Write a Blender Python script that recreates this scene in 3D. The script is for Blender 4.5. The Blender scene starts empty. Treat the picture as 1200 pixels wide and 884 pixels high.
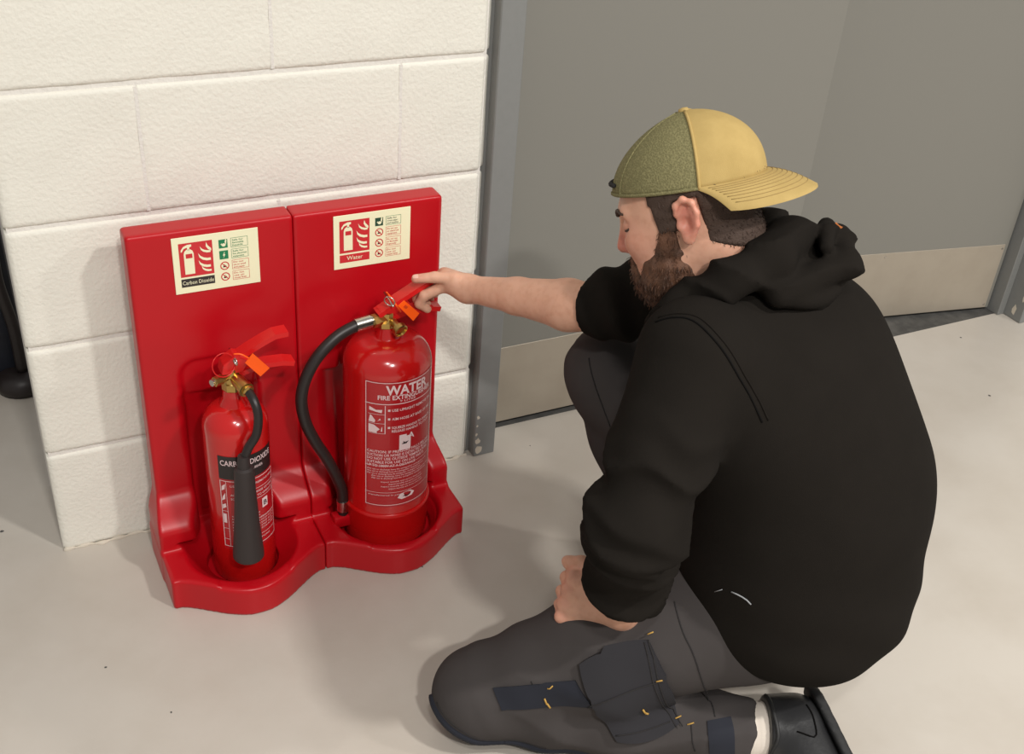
import bpy, bmesh, math, random
import numpy as np
from mathutils import Matrix, Vector

SC = bpy.context.scene
COL = SC.collection
random.seed(4)
# ------------------------------------------------------------------ camera
CAM_POS = (-0.0595, -1.8271, 1.5271)
AZ, PITCH, ROLL = 0.5046, 0.5714, 0.0825
def cam_axes():
    f = np.array([math.sin(AZ)*math.cos(PITCH), math.cos(AZ)*math.cos(PITCH), -math.sin(PITCH)])
    r = np.array([math.cos(AZ), -math.sin(AZ), 0.]); u = np.cross(r, f)
    c, s = math.cos(ROLL), math.sin(ROLL)
    return c*r+s*u, -s*r+c*u, f
_r, _u, _f = cam_axes()
cd = bpy.data.cameras.new('camera'); cam = bpy.data.objects.new('camera', cd); COL.objects.link(cam)
cd.sensor_width = 36.0; cd.lens = 1337.63/1200*36.0; cd.clip_start = 0.02
cam.matrix_world = Matrix(((_r[0], _u[0], -_f[0], CAM_POS[0]), (_r[1], _u[1], -_f[1], CAM_POS[1]),
                           (_r[2], _u[2], -_f[2], CAM_POS[2]), (0, 0, 0, 1)))
SC.camera = cam
# ------------------------------------------------------------------ world, lamps, exposure
SC.view_settings.view_transform = 'Standard'; SC.view_settings.look = 'None'
SC.view_settings.gamma = 1.0; SC.view_settings.use_curve_mapping = False
SC.view_settings.exposure = -0.16
W = bpy.data.worlds.new('world'); SC.world = W; W.use_nodes = True
W.node_tree.nodes['Background'].inputs[0].default_value = (1.0, 0.975, 0.94, 1)
W.node_tree.nodes['Background'].inputs[1].default_value = 0.40
def lamp(loc, power, size, color=(1, 0.97, 0.93)):
    d = bpy.data.lights.new('ceiling_lamp', 'AREA'); d.shape = 'RECTANGLE'; d.size = size; d.size_y = size*0.6
    d.energy = power; d.color = color
    o = bpy.data.objects.new('ceiling_lamp', d); COL.objects.link(o); o.location = loc
    return o
lamp((1.95, -2.75, 3.5), 110, 0.28)
lamp((3.9, -2.9, 3.4), 75, 0.28)
lamp((-0.35, -2.6, 3.5), 38, 0.28)
lamp((0.15, -4.0, 3.8), 140, 0.28)

# ------------------------------------------------------------------ materials
def lin(r, g, b):
    def f(c):
        c /= 255.0
        return c/12.92 if c <= 0.04045 else ((c+0.055)/1.055)**2.4
    return (f(r), f(g), f(b), 1.0)
MATS = {}
def mat(name, col, rough=0.5, metal=0.0, noise=None, bump=None, coat=0.0, spec=0.5, sheen=0.0, sub=0.0, trans=0.0):
    """noise=(scale, amount, [colour2]) mottles the colour; bump=(scale, strength, distance[, detail])"""
    if name in MATS: return MATS[name]
    m = bpy.data.materials.new(name); m.use_nodes = True; nt = m.node_tree
    b = nt.nodes['Principled BSDF']
    b.inputs['Base Color'].default_value = col; b.inputs['Roughness'].default_value = rough
    b.inputs['Metallic'].default_value = metal; b.inputs['Specular IOR Level'].default_value = spec
    b.inputs['Coat Weight'].default_value = coat; b.inputs['Coat Roughness'].default_value = 0.08
    b.inputs['Sheen Weight'].default_value = sheen; b.inputs['Sheen Roughness'].default_value = 0.5
    if sub:
        b.inputs['Subsurface Weight'].default_value = sub; b.inputs['Subsurface Radius'].default_value = (0.012, 0.005, 0.003)
        b.inputs['Subsurface Scale'].default_value = 0.6
    if trans: b.inputs['Transmission Weight'].default_value = trans
    tc = nt.nodes.new('ShaderNodeTexCoord')
    if noise:
        n = nt.nodes.new('ShaderNodeTexNoise'); n.inputs['Scale'].default_value = noise[0]; n.inputs['Detail'].default_value = 6
        n.inputs['Roughness'].default_value = 0.6
        nt.links.new(tc.outputs['Object'], n.inputs['Vector'])
        mx = nt.nodes.new('ShaderNodeMix'); mx.data_type = 'RGBA'
        c2 = noise[2] if len(noise) > 2 else tuple(c*0.75 for c in col[:3])+(1,)
        mx.inputs['A'].default_value = col; mx.inputs['B'].default_value = c2
        rmp = nt.nodes.new('ShaderNodeMapRange'); rmp.inputs['From Min'].default_value = 0.4; rmp.inputs['From Max'].default_value = 0.7
        rmp.inputs['To Max'].default_value = noise[1]
        nt.links.new(n.outputs['Fac'], rmp.inputs['Value']); nt.links.new(rmp.outputs['Result'], mx.inputs['Factor'])
        nt.links.new(mx.outputs['Result'], b.inputs['Base Color'])
    if bump:
        n = nt.nodes.new('ShaderNodeTexNoise'); n.inputs['Scale'].default_value = bump[0]
        n.inputs['Detail'].default_value = bump[3] if len(bump) > 3 else 4
        nt.links.new(tc.outputs['Object'], n.inputs['Vector'])
        bp = nt.nodes.new('ShaderNodeBump'); bp.inputs['Strength'].default_value = bump[1]; bp.inputs['Distance'].default_value = bump[2]
        nt.links.new(n.outputs['Fac'], bp.inputs['Height']); nt.links.new(bp.outputs['Normal'], b.inputs['Normal'])
    MATS[name] = m
    return m
M_WALL = mat('painted_block', lin(228, 225, 214), 0.62, bump=(130, 0.42, 0.004, 5), noise=(4, 0.12))
M_MORTAR = mat('painted_mortar', lin(222, 218, 211), 0.7, bump=(160, 0.6, 0.003))
M_FLOOR = mat('painted_floor', lin(192, 185, 175), 0.34, noise=(3.0, 0.7, lin(178, 169, 157)), bump=(70, 0.12, 0.002, 3))
M_DOOR = mat('grey_door', lin(126, 124, 117), 0.5, bump=(220, 0.1, 0.001))
M_FRAME = mat('grey_frame', lin(127, 128, 126), 0.42, bump=(30, 0.12, 0.002), noise=(60, 0.15))
M_KICK = mat('kick_plate_metal', lin(168, 158, 143), 0.42, metal=0.25, noise=(9, 0.45, lin(152, 141, 126)))
M_SHADE_GRIT = mat('threshold_shade_grit', lin(66, 65, 63), 0.7, noise=(25, 0.7, lin(98, 96, 92)))  # dark grey paints in the shade under the doors; also colours the grit
M_RED = mat('red_plastic', lin(180, 8, 22), 0.34, spec=0.4)
M_REDCYL = mat('red_enamel', lin(192, 20, 20), 0.2, coat=0.5)
M_REDLBL = mat('red_label', lin(176, 22, 30), 0.3, coat=0.2)
M_REDHND = mat('red_handle', lin(205, 28, 28), 0.3)
M_REDSKIRT = mat('red_skirt', lin(196, 16, 16), 0.3)
M_BLACKLBL = mat('black_label', lin(38, 30, 30), 0.35)
M_PRINT = mat('white_print', lin(232, 205, 205), 0.5)
M_RUBBER = mat('black_rubber', lin(34, 27, 26), 0.42)
M_HORN = mat('horn_plastic', lin(46, 38, 37), 0.55, bump=(400, 0.2, 0.0005))
M_BRASS = mat('brass', lin(190, 160, 95), 0.28, metal=1.0, bump=(150, 0.2, 0.001))
M_STEEL = mat('steel', lin(200, 196, 188), 0.25, metal=1.0)
M_ORANGE = mat('orange_tag', lin(255, 92, 12), 0.4)
M_SIGN = mat('glow_sign', lin(238, 234, 198), 0.45)
M_SIGNRED = mat('sign_red', lin(200, 44, 50), 0.45)
M_SIGNGREEN = mat('sign_green', lin(26, 122, 78), 0.45)
M_SIGNBLACK = mat('sign_black', lin(48, 44, 42), 0.45)
M_BLACKTHING = mat('navy_case', lin(30, 33, 42), 0.45, noise=(20, 0.5, lin(18, 18, 22)))
M_NAVYEDGE = mat('navy_edge', lin(66, 78, 98), 0.3)
M_CHIP = mat('chipped_paint', lin(205, 196, 180), 0.7)

# ------------------------------------------------------------------ object helpers
ORG = {}
def empty(name, loc, label, cat, group=None):
    o = bpy.data.objects.new(name, None); COL.objects.link(o); o.location = loc; o.empty_display_size = 0.05
    ORG[o] = np.array(loc, float); o['label'] = label; o['category'] = cat
    if group: o['group'] = group
    return o
def mk(name, v, f, m, parent=None, smooth=False, label=None, kind=None, cat=None, group=None, loc=None, auto=None):
    v = np.asarray(v, float).reshape(-1, 3)
    if parent is not None: base = ORG[parent]
    else: base = np.array([v[:, 0].mean(), v[:, 1].mean(), v[:, 2].min()]) if loc is None else np.array(loc, float)
    me = bpy.data.meshes.new(name)
    me.from_pydata((v-base).tolist(), [], f.tolist() if isinstance(f, np.ndarray) else f)
    me.validate(); me.update()
    o = bpy.data.objects.new(name, me); COL.objects.link(o)
    if m is not None: me.materials.append(m)
    if smooth:
        me.polygons.foreach_set('use_smooth', [True]*len(me.polygons))
        if auto is not None:
            me.set_sharp_from_angle(angle=math.radians(auto))
    if parent is not None: o.parent = parent; ORG[o] = base
    else: o.location = base; ORG[o] = base
    if label: o['label'] = label
    if kind: o['kind'] = kind
    if cat: o['category'] = cat
    if group: o['group'] = group
    return o
def bm_out(bm):
    bm.verts.index_update()
    v = [tuple(x.co) for x in bm.verts]; f = [[q.index for q in x.verts] for x in bm.faces]
    bm.free(); return v, f
def box(x0, x1, y0, y1, z0, z1, bev=0.0, seg=2):
    bm = bmesh.new(); bmesh.ops.create_cube(bm, size=1)
    for q in bm.verts:
        q.co = Vector(((x0+x1)/2+q.co.x*(x1-x0), (y0+y1)/2+q.co.y*(y1-y0), (z0+z1)/2+q.co.z*(z1-z0)))
    if bev: bmesh.ops.bevel(bm, geom=bm.edges[:], offset=bev, segments=seg, affect='EDGES', profile=0.5)
    return bm_out(bm)
def join(*parts):
    V, Fc = [], []
    for v, f in parts:
        n = len(V); V += [tuple(x) for x in v]; Fc += [[i+n for i in q] for q in f]
    return V, Fc
def lathe(prof, cx, cy, seg=48, axis='z', cz=0):
    """prof: list of (r, h)"""
    V, Fc = [], []
    for r, h in prof:
        for i in range(seg):
            a = 2*math.pi*i/seg
            V.append((cx+r*math.cos(a), cy+r*math.sin(a), cz+h))
    for j in range(len(prof)-1):
        for i in range(seg):
            k = (i+1) % seg
            Fc.append([j*seg+i, j*seg+k, (j+1)*seg+k, (j+1)*seg+i])
    Fc.append([i for i in range(seg)][::-1]); Fc.append([(len(prof)-1)*seg+i for i in range(seg)])
    return V, Fc
def rotv(v, Mx, off=(0, 0, 0)):
    return [tuple(Mx @ Vector(q) + Vector(off)) for q in v]
def along(a, b):
    """rotation taking +z to b-a"""
    return (Vector(b)-Vector(a)).to_track_quat('Z', 'Y').to_matrix()
def lathe_dir(prof, a, b, seg=24):
    v, f = lathe(prof, 0, 0, seg); return rotv(v, along(a, b), a), f
def crom(pts, n=10):
    P = [np.array(p, float) for p in pts]; P = [2*P[0]-P[1]]+P+[2*P[-1]-P[-2]]
    out = []
    for i in range(1, len(P)-2):
        for k in range(n):
            t = k/n
            out.append(0.5*((2*P[i])+(-P[i-1]+P[i+1])*t+(2*P[i-1]-5*P[i]+4*P[i+1]-P[i+2])*t*t+(-P[i-1]+3*P[i]-3*P[i+1]+P[i+2])*t**3))
    out.append(P[-2]); return out
def tube(pts, rad, seg=12, n=10, smooth=True):
    P = crom(pts, n) if smooth else [np.array(p, float) for p in pts]
    N = len(P); V, Fc = [], []; up = None
    for i, p in enumerate(P):
        t = P[min(i+1, N-1)]-P[max(i-1, 0)]; t /= np.linalg.norm(t)+1e-12
        if up is None:
            up = np.array([0, 0, 1.]) if abs(t[2]) < 0.9 else np.array([1., 0, 0])
        a = up-t*np.dot(up, t); a /= np.linalg.norm(a); b = np.cross(t, a); up = a
        r = rad(i/(N-1)) if callable(rad) else rad
        for k in range(seg):
            w = 2*math.pi*k/seg; V.append(tuple(p+r*(math.cos(w)*a+math.sin(w)*b)))
    for i in range(N-1):
        for k in range(seg):
            l = (k+1) % seg
            Fc.append([i*seg+k, i*seg+l, (i+1)*seg+l, (i+1)*seg+k])
    Fc.append(list(range(seg))[::-1]); Fc.append([(N-1)*seg+k for k in range(seg)])
    return V, Fc
def prism(poly, y0, y1, bev=0.0):
    """polygon in (x, z), extruded from y0 to y1"""
    bm = bmesh.new()
    a = [bm.verts.new((x, y0, z)) for x, z in poly]; b = [bm.verts.new((x, y1, z)) for x, z in poly]
    bm.faces.new(a); bm.faces.new(b[::-1]); n = len(poly)
    for i in range(n): bm.faces.new([a[i], b[i], b[(i+1) % n], a[(i+1) % n]])
    bmesh.ops.recalc_face_normals(bm, faces=bm.faces[:])
    if bev: bmesh.ops.bevel(bm, geom=bm.edges[:], offset=bev, segments=2, affect='EDGES', profile=0.5)
    return bm_out(bm)
_TXT = {}
def text2d(s, size, weight=0.0, spacing=1.0):
    key = (s, size, weight, spacing)
    if key in _TXT: return _TXT[key]
    c = bpy.data.curves.new('t', 'FONT'); c.body = s; c.size = size; c.offset = weight; c.space_character = spacing
    c.resolution_u = 2; c.align_x = 'LEFT'
    o = bpy.data.objects.new('t', c); COL.objects.link(o)
    bpy.context.view_layer.update()
    ev = o.evaluated_get(bpy.context.evaluated_depsgraph_get()); me = ev.to_mesh()
    v = np.array([q.co[:2] for q in me.vertices]).reshape(-1, 2); f = [list(p.vertices) for p in me.polygons]
    ev.to_mesh_clear(); bpy.data.objects.remove(o); bpy.data.curves.remove(c)
    _TXT[key] = (v, f); return v, f
class Draw:
    """flat print laid on a surface; put(s, t, lift) gives the world point"""
    def __init__(self, put, lift0): self.put = put; self.l = lift0
    def polys(self, name, polys, m, parent, lift):
        V, Fc = [], []
        for p in polys:
            n = len(V); V += [self.put(s, t, self.l+lift) for s, t in p]; Fc.append(list(range(n, n+len(p))))
        return mk(name, V, Fc, m, parent)
    def strips(self, rects, n=8):
        out = []
        for s0, t0, s1, t1 in rects:
            k = n if abs(s1-s0) > 0.01 else 1
            for i in range(k):
                a, b = s0+(s1-s0)*i/k, s0+(s1-s0)*(i+1)/k
                out.append([(a, t0), (b, t0), (b, t1), (a, t1)])
        return out
    def frame(self, s0, t0, s1, t1, w, n=12):
        return self.strips([(s0, t0, s1, t0+w), (s0, t1-w, s1, t1), (s0, t0+w, s0+w, t1-w), (s1-w, t0+w, s1, t1-w)], n)
    def text(self, name, lines, m, parent, lift):
        """lines: (string, s, t, height, width or None, weight)"""
        V, Fc = [], []
        for st, s, t, h, wd, wt in lines:
            v, f = text2d(st, 1.0, wt); 
            if len(v) == 0: continue
            v = v.copy(); v[:, 0] -= v[:, 0].min(); w = v[:, 0].max()
            sy = h/0.72; sx = (wd/w) if wd else sy
            n = len(V); V += [self.put(s+a*sx, t+b*sy, self.l+lift) for a, b in v]; Fc += [[i+n for i in q] for q in f]
        return mk(name, V, Fc, m, parent)
def ell(cx, cy, rx, ry=None, n=20, a0=0, a1=2*math.pi):
    ry = ry or rx
    return [(cx+rx*math.cos(a0+(a1-a0)*i/n), cy+ry*math.sin(a0+(a1-a0)*i/n)) for i in range(n)]
def ring_polys(cx, cy, r0, r1, n=24):
    return [[(cx+r*math.cos(2*math.pi*k/n), cy+r*math.sin(2*math.pi*k/n)) for r, k in ((r0, i), (r1, i), (r1, i+1), (r0, i+1))] for i in range(n)]

# ================================================================== SDF toolkit (smooth organic shapes) #SDF-BEGIN
def smin(a, b, k):
    h = np.maximum(k-np.abs(a-b), 0.0)/k
    return np.minimum(a, b)-h*h*k*0.25
def smax(a, b, k): return -smin(-a, -b, k)
def sd_cone(p, a, b, r1, r2):
    a = np.asarray(a, float); b = np.asarray(b, float); d = b-a; L2 = d@d
    t = np.clip(((p-a)@d)/L2, 0, 1)
    q = p-a-t[:, None]*d
    return np.sqrt((q*q).sum(1))-(r1+(r2-r1)*t)
def sd_ell(p, c, ax, rad):
    """ax: 3x3 rows are axes"""
    q = (p-np.asarray(c, float))@np.asarray(ax, float).T
    r = np.asarray(rad, float)
    k0 = np.sqrt(((q/r)**2).sum(1)); k1 = np.sqrt(((q/(r*r))**2).sum(1))
    return k0*(k0-1.0)/np.maximum(k1, 1e-9)
def sstep(a, b, x):
    t = np.clip((x-a)/(b-a), 0, 1); return t*t*(3-2*t)
def vnoise(p, scale, seed=0):
    """cheap smooth noise in -1..1 from sums of rotated sines"""
    rs = np.random.RandomState(seed); s = 0
    for i in range(5):
        d = rs.normal(size=3); d /= np.linalg.norm(d); ph = rs.uniform(0, 6.28)
        s = s+np.sin(p@d*scale*(0.7+0.25*i)+ph+1.3*np.sin(p@rs.normal(size=3)*scale*0.4))
    return s/3.0
def mesh_sdf(f, lo, hi, h, slack=1.0):
    """sparse surface nets: returns verts, quads"""
    lo = np.array(lo, float); hi = np.array(hi, float); B = 8
    nb = np.ceil((hi-lo)/(h*B)).astype(int)
    g = np.stack(np.meshgrid(*[np.arange(n) for n in nb], indexing='ij'), -1).reshape(-1, 3)
    cen = lo+(g+0.5)*B*h
    val = np.concatenate([f(c) for c in np.array_split(cen, max(1, len(cen)//200000))])
    g = g[np.abs(val) < B*h*0.9*slack+2*h]
    loc = np.stack(np.meshgrid(*[np.arange(B+1)]*3, indexing='ij'), -1).reshape(-1, 3)
    keys, VV, eds = [], [], []
    S = 4096
    for gb in np.array_split(g, max(1, len(g)//400)):
        idx = gb[:, None, :]*B+loc[None]
        v = f((lo+idx.reshape(-1, 3)*h)).reshape(len(gb), B+1, B+1, B+1)
        ins = v < 0
        c = [(i, j, k) for i in (0, 1) for j in (0, 1) for k in (0, 1)]
        sl = lambda A, o: A[:, o[0]:o[0]+B, o[1]:o[1]+B, o[2]:o[2]+B]
        cnt = sum(sl(ins, o).astype(np.int8) for o in c)
        act = (cnt > 0) & (cnt < 8)
        b, i, j, k = np.nonzero(act)
        base = np.stack([i, j, k], -1)
        cv = np.stack([sl(v, o)[act] for o in c], -1)
        num = np.zeros((len(b), 3)); den = np.zeros(len(b))
        for m in range(8):
            for n in range(m+1, 8):
                cm, cn = np.array(c[m]), np.array(c[n])
                if np.abs(cm-cn).sum() != 1: continue
                a0, a1 = cv[:, m], cv[:, n]; x = (a0 < 0) != (a1 < 0)
                t = np.where(x, a0/np.where(x, a0-a1, 1), 0)
                num += np.where(x[:, None], cm+(cn-cm)*t[:, None], 0); den += x
        ci = gb[b]*B+base
        VV.append(lo+(ci+num/den[:, None])*h)
        keys.append((ci[:, 0]*S+ci[:, 1])*S+ci[:, 2])
        for ax in range(3):
            o = [0, 0, 0]; o[ax] = 1
            s0, s1 = sl(ins, (0, 0, 0)), sl(ins, o); x = s0 != s1
            b2, i2, j2, k2 = np.nonzero(x)
            eds.append((gb[b2]*B+np.stack([i2, j2, k2], -1), np.full(len(b2), ax), s0[x]))
    keys = np.concatenate(keys); VV = np.concatenate(VV)
    od = np.argsort(keys); keys = keys[od]; VV = VV[od]
    E = np.concatenate([e[0] for e in eds]); A = np.concatenate([e[1] for e in eds]); I = np.concatenate([e[2] for e in eds])
    Q = []
    for ax in range(3):
        sel = A == ax; e = E[sel]; ins = I[sel]
        u, w = (ax+1) % 3, (ax+2) % 3
        du = np.zeros(3, int); du[u] = 1; dw = np.zeros(3, int); dw[w] = 1
        ids = []
        ok = np.ones(len(e), bool)
        for d in (e*0, -du, -du-dw, -dw):
            cc = e+d; kk = (cc[:, 0]*S+cc[:, 1])*S+cc[:, 2]
            p = np.clip(np.searchsorted(keys, kk), 0, len(keys)-1); ok &= keys[p] == kk; ids.append(p)
        q = np.stack(ids, -1)
        q[~ins] = q[~ins][:, ::-1]
        Q.append(q[ok])
    Q = np.concatenate(Q)
    return VV, Q
#SDF-END

# ================================================================== the setting
v = [(-5, -5, 0), (7, -5, 0), (7, 5, 0), (-5, 5, 0)]
mk('floor', v, [[0, 1, 2, 3]], M_FLOOR, kind='structure', loc=(0, 0, 0))
mk('threshold_shade', *box(0.87, 2.655, 0.071, 0.55, -0.01, 0.0012), M_SHADE_GRIT, kind='structure', loc=(1.7, 0.07, 0))  # added floor plate, shade under and behind the doors put into its colour
FL = bpy.data.objects['floor']
for sx, sy, sr in ((0.842, -0.455, 0.0028), (-0.10, 0.10, 0.004), (0.02, -0.33, 0.0025), (0.62, -0.30, 0.002), (-0.16, 0.16, 0.003), (0.10, -0.47, 0.002), (1.0, -0.02, 0.002), (1.9, -0.12, 0.003), (2.2, -0.25, 0.004), (2.35, 0.0, 0.003)):
    mk('grit_speck', [(sx+sr*(0.6+0.5*random.random())*math.cos(a), sy+sr*(0.6+0.5*random.random())*math.sin(a), 0.0006) for a in np.linspace(0, 5.6, 8)]+[(sx, sy, 0.0016)],
       [[i, (i+1) % 8, 8] for i in range(8)], M_SHADE_GRIT, FL)
# block wall: core + proud blocks
WT = 0.215
wall = mk('wall_left', *join(box(0.004, 0.845, 0.0045, WT, 0, 2.9)), M_MORTAR, kind='structure', loc=(0.43, 0.1, 0))
rngb = np.random.RandomState(3)
def block_mesh(x0, x1, z0, z1, chamfer, seed):
    nx = max(6, int((x1-x0)/0.012)); nz = max(6, int((z1-z0)/0.012))
    xs = np.concatenate([[x0, x0+0.0015, x0+0.004], np.linspace(x0+0.009, x1-0.009, nx), [x1-0.004, x1-0.0015, x1]])
    if chamfer: xs = np.sort(np.concatenate([xs, [x1-0.0235, x1-0.021]]))
    zs = np.concatenate([[z0, z0+0.0015, z0+0.004], np.linspace(z0+0.009, z1-0.009, nz), [z1-0.004, z1-0.0015, z1]])
    X, Z = np.meshgrid(xs, zs, indexing='ij')
    ez = np.minimum(Z-z0, z1-Z); ex = np.minimum(X-x0, x1-X)
    Yv = 0.0045*np.clip(1-ez/0.0055, 0, 1)**2.0+0.0006*np.clip(1-ex/0.004, 0, 1)
    p = np.stack([X, Z, X*0+seed], -1).reshape(-1, 3)
    Yv += (0.0009*vnoise(p, 26, 1)+0.0006*vnoise(p, 90, 2)).reshape(X.shape)
    if chamfer: Yv += np.clip(X-(x1-0.022), 0, None)*0.95
    if x0 < 0.001: Yv += 0.006*np.clip(1-(X-x0)/0.012, 0, 1)**2
    n, m = X.shape
    V = np.stack([X, Yv, Z], -1).reshape(-1, 3).tolist()
    Fc = [[i*m+j, (i+1)*m+j, (i+1)*m+j+1, i*m+j+1] for i in range(n-1) for j in range(m-1)]
    ringv = [i*m for i in range(n)]+[(n-1)*m+j for j in range(1, m)]+[i*m+m-1 for i in range(n-2, -1, -1)]+[j for j in range(m-2, 0, -1)]
    k = len(V)
    V += [(V[r][0], 0.03, V[r][2]) for r in ringv]; q = len(ringv)
    Fc += [[ringv[i], k+i, k+(i+1) % q, ringv[(i+1) % q]] for i in range(q)]
    return V, Fc
for c in range(12):
    cuts = [0.0, 0.451, 0.86] if c % 2 == 0 else [0.0, 0.228, 0.679, 0.86]
    for i in range(len(cuts)-1):
        a = cuts[i]+(0.0 if i == 0 else 0.0022); b = cuts[i+1]-(0.0 if i == len(cuts)-2 else 0.0022)
        V, Fc = block_mesh(a, b, c*0.225+(0.0 if c == 0 else 0.0038), (c+1)*0.225-0.0038, i == len(cuts)-2, c*7.3+i*2.1)
        mk('block', V, Fc, M_WALL, wall, smooth=True)
    for x in cuts[1:-1]:
        mk('joint_fill', *box(x-0.003, x+0.003, 0.0004, 0.02, c*0.225+0.006, (c+1)*0.225-0.006), M_MORTAR, wall)
# thick paint drips where wall meets floor
pts = [(x, -0.001+0.0025*math.sin(x*61)+0.002*math.sin(x*143+1), 0.001) for x in np.linspace(0.0, 0.85, 60)]
mk('paint_bead', *tube(pts, lambda t: 0.0035+0.002*math.sin(t*170), 8, 2), M_CHIP, wall, smooth=True)

# doors and frames
def door_leaf(name, w, hinge, ang, side, label_k):
    o = bpy.data.objects.new(name, None); COL.objects.link(o); o['kind'] = 'structure'
    ORG[o] = np.zeros(3)
    x0, x1 = (0, w) if side > 0 else (-w, 0)
    mk('leaf', *box(x0, x1, 0, 0.044, 0.009, 2.04, 0.002, 1), M_DOOR, o)
    k = mk('kick_plate', *box(x0+0.014, x1-0.012, -0.0016, 0.001, 0.012, 0.212, 0.0005, 1), M_KICK, o)
    for px in (x0+0.02, x1-0.02, (x0+x1)/2):
        for pz in (0.022, 0.2):
            mk('screw', *lathe_dir([(0.0035, 0), (0.003, 0.0008), (0.001, 0.001)], (px, -0.0014, pz), (px, -1, pz), 10), M_STEEL, k)
    o.location = hinge; o.rotation_euler.z = ang
    return o
door_leaf('door_1', 0.812, (0.934, 0.078, 0), 0.0, 1, '')
door_leaf('door_2', 0.79, (2.546, 0.094, 0), -math.radians(10.2), -1, '')
t1 = mk('trim_1', *join(box(0.846, 0.8615, 0.016, 0.125, 0, 2.1), box(0.8615, 0.9125, -0.012, 0.125, 0, 2.1, 0.002, 1), box(0.9125, 0.9245, 0.012, 0.125, 0, 2.1, 0.0015, 1),
        box(0.9245, 0.931, 0.045, 0.125, 0, 2.1, 0.001, 1)), M_FRAME, kind='structure')
for px, pz, s in ((0.868, 0.105, 0.0035), (0.867, 0.083, 0.0025), (0.87, 0.042, 0.006), (0.874, 0.016, 0.009), (0.866, 0.06, 0.003)):
    rr = [s*(0.7+0.5*random.random()) for _ in range(9)]
    vv = [(px+rr[i]*math.cos(i*0.698), -0.0124, pz+rr[i]*1.3*math.sin(i*0.698)) for i in range(9)]
    mk('paint_chip', vv, [list(range(9))], M_CHIP, t1)
t2 = mk('trim_2', *join(box(2.552, 2.576, 0.060, 0.14, 0, 2.1, 0.0015, 1), box(2.576, 2.66, 0.0, 0.14, 0, 2.1, 0.002, 1)), M_FRAME, kind='structure')
for px, py, pz, s in ((2.5755, 0.03, 0.03, 0.008), (2.5755, 0.012, 0.075, 0.006), (2.5755, 0.02, 0.11, 0.004)):
    vv = [(px, py+s*(0.6+0.5*random.random())*math.cos(i*0.698), pz+2.2*s*(0.6+0.5*random.random())*math.sin(i*0.698)) for i in range(9)]
    mk('paint_chip', vv, [list(range(9))], M_CHIP, t2)
mk('trim_3', *box(0.8615, 2.66, -0.012, 0.125, 2.1, 2.16, 0.002, 1), M_FRAME, kind='structure')
mk('wall_right', *box(2.66, 5.2, 0.0, WT, 0, 2.9), M_WALL, kind='structure')
mk('wall_above_door', *box(0.86, 2.66, 0.0, WT, 2.16, 2.9), M_WALL, kind='structure')

# dark upright thing behind the wall's left end
r = empty('equipment_case', (-0.10, 0.62, 0), 'dark navy upright equipment case standing behind the left end of the white block wall', 'case')
mk('body', *prism([(-0.30, 0.03), (0.02, 0.03), (0.012, 0.62), (-0.012, 0.9), (-0.30, 0.9)], 0.62, 0.9, 0.012), M_BLACKTHING, r, smooth=True, auto=40)
mk('edge_strip', *tube([(-0.04, 0.612, 0.52), (-0.075, 0.61, 0.75), (-0.10, 0.61, 0.9)], 0.011, 10), M_NAVYEDGE, r, smooth=True)
mk('foot', *lathe([(0.03, 0), (0.055, 0.002), (0.06, 0.02), (0.05, 0.04), (0.03, 0.05)], 0.0, 0.61, 28), M_RUBBER, r, smooth=True)
mk('foot', *lathe([(0.03, 0), (0.055, 0.002), (0.06, 0.02), (0.05, 0.04), (0.03, 0.05)], -0.16, 0.66, 28), M_RUBBER, r, smooth=True)
mk('strap', *tube([(0.0, 0.605, 0.45), (-0.012, 0.6, 0.3), (0.002, 0.595, 0.17), (0.004, 0.6, 0.05)], 0.013, 10), M_RUBBER, r, smooth=True)

# ================================================================== fire point stand
JX = 0.446
def stand_field(r_in, slope):
    def f(p):
        u, y, z = p[:, 0], p[:, 1], p[:, 2]
        s = np.minimum(np.abs(u-0.1445), 0.135)
        yf = -0.237-0.068*(0.5+0.5*np.cos(np.pi*s/0.135))**0.7
        d = smax((yf-y)*0.85, z-0.066, 0.006)
        d = smax(d, u-0.2885, 0.006); d = np.maximum(d, np.maximum(-u+0.0004, -z)); base = np.maximum(d, y+0.055)
        c = sstep(0.165, 0.104, z)
        yp = -0.1-0.054*c; ul = 0.277+0.0115*c
        d = smax((yp-y)*0.8, z-0.685, 0.006)
        d = smax(d, (u-ul)*0.97, 0.006); d = np.maximum(d, np.maximum(-u+0.0004, -z)); d = smax(d, y+0.055, 0.004)
        d = smin(base, d, 0.008)
        # niche behind the cylinder
        qx = np.abs(u-0.1445)-0.062+0.025; qz = np.abs(z-0.23)-0.2+0.025
        n2 = np.minimum(np.maximum(qx, qz), 0)+np.sqrt(np.maximum(qx, 0)**2+np.maximum(qz, 0)**2)-0.025
        niche = np.maximum(n2, y+0.1-0.030*sstep(0.43, 0.24, z))
        niche = np.maximum(niche, 0.064-z)
        rad = np.sqrt((u-0.1445)**2+(y+0.178)**2)
        bowl = np.maximum(rad-(r_in+0.012+0.12*np.clip(z-0.06, 0, 0.2)), 0.05-z); bowl = np.maximum(bowl, z-0.36)
        d = smax(d, -niche, 0.012); d = smax(d, -bowl, 0.010)
        cone = np.maximum((rad-(r_in+np.clip(z-0.03, 0, 0.06)*slope))/1.25, np.maximum(0.014-z, z-0.08))
        return smax(d, -cone, 0.003)
    return f
stand = empty('fire_extinguisher_stand', (JX, -0.17, 0), 'red moulded plastic double stand against the white block wall, holding both fire extinguishers', 'stand')
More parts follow.
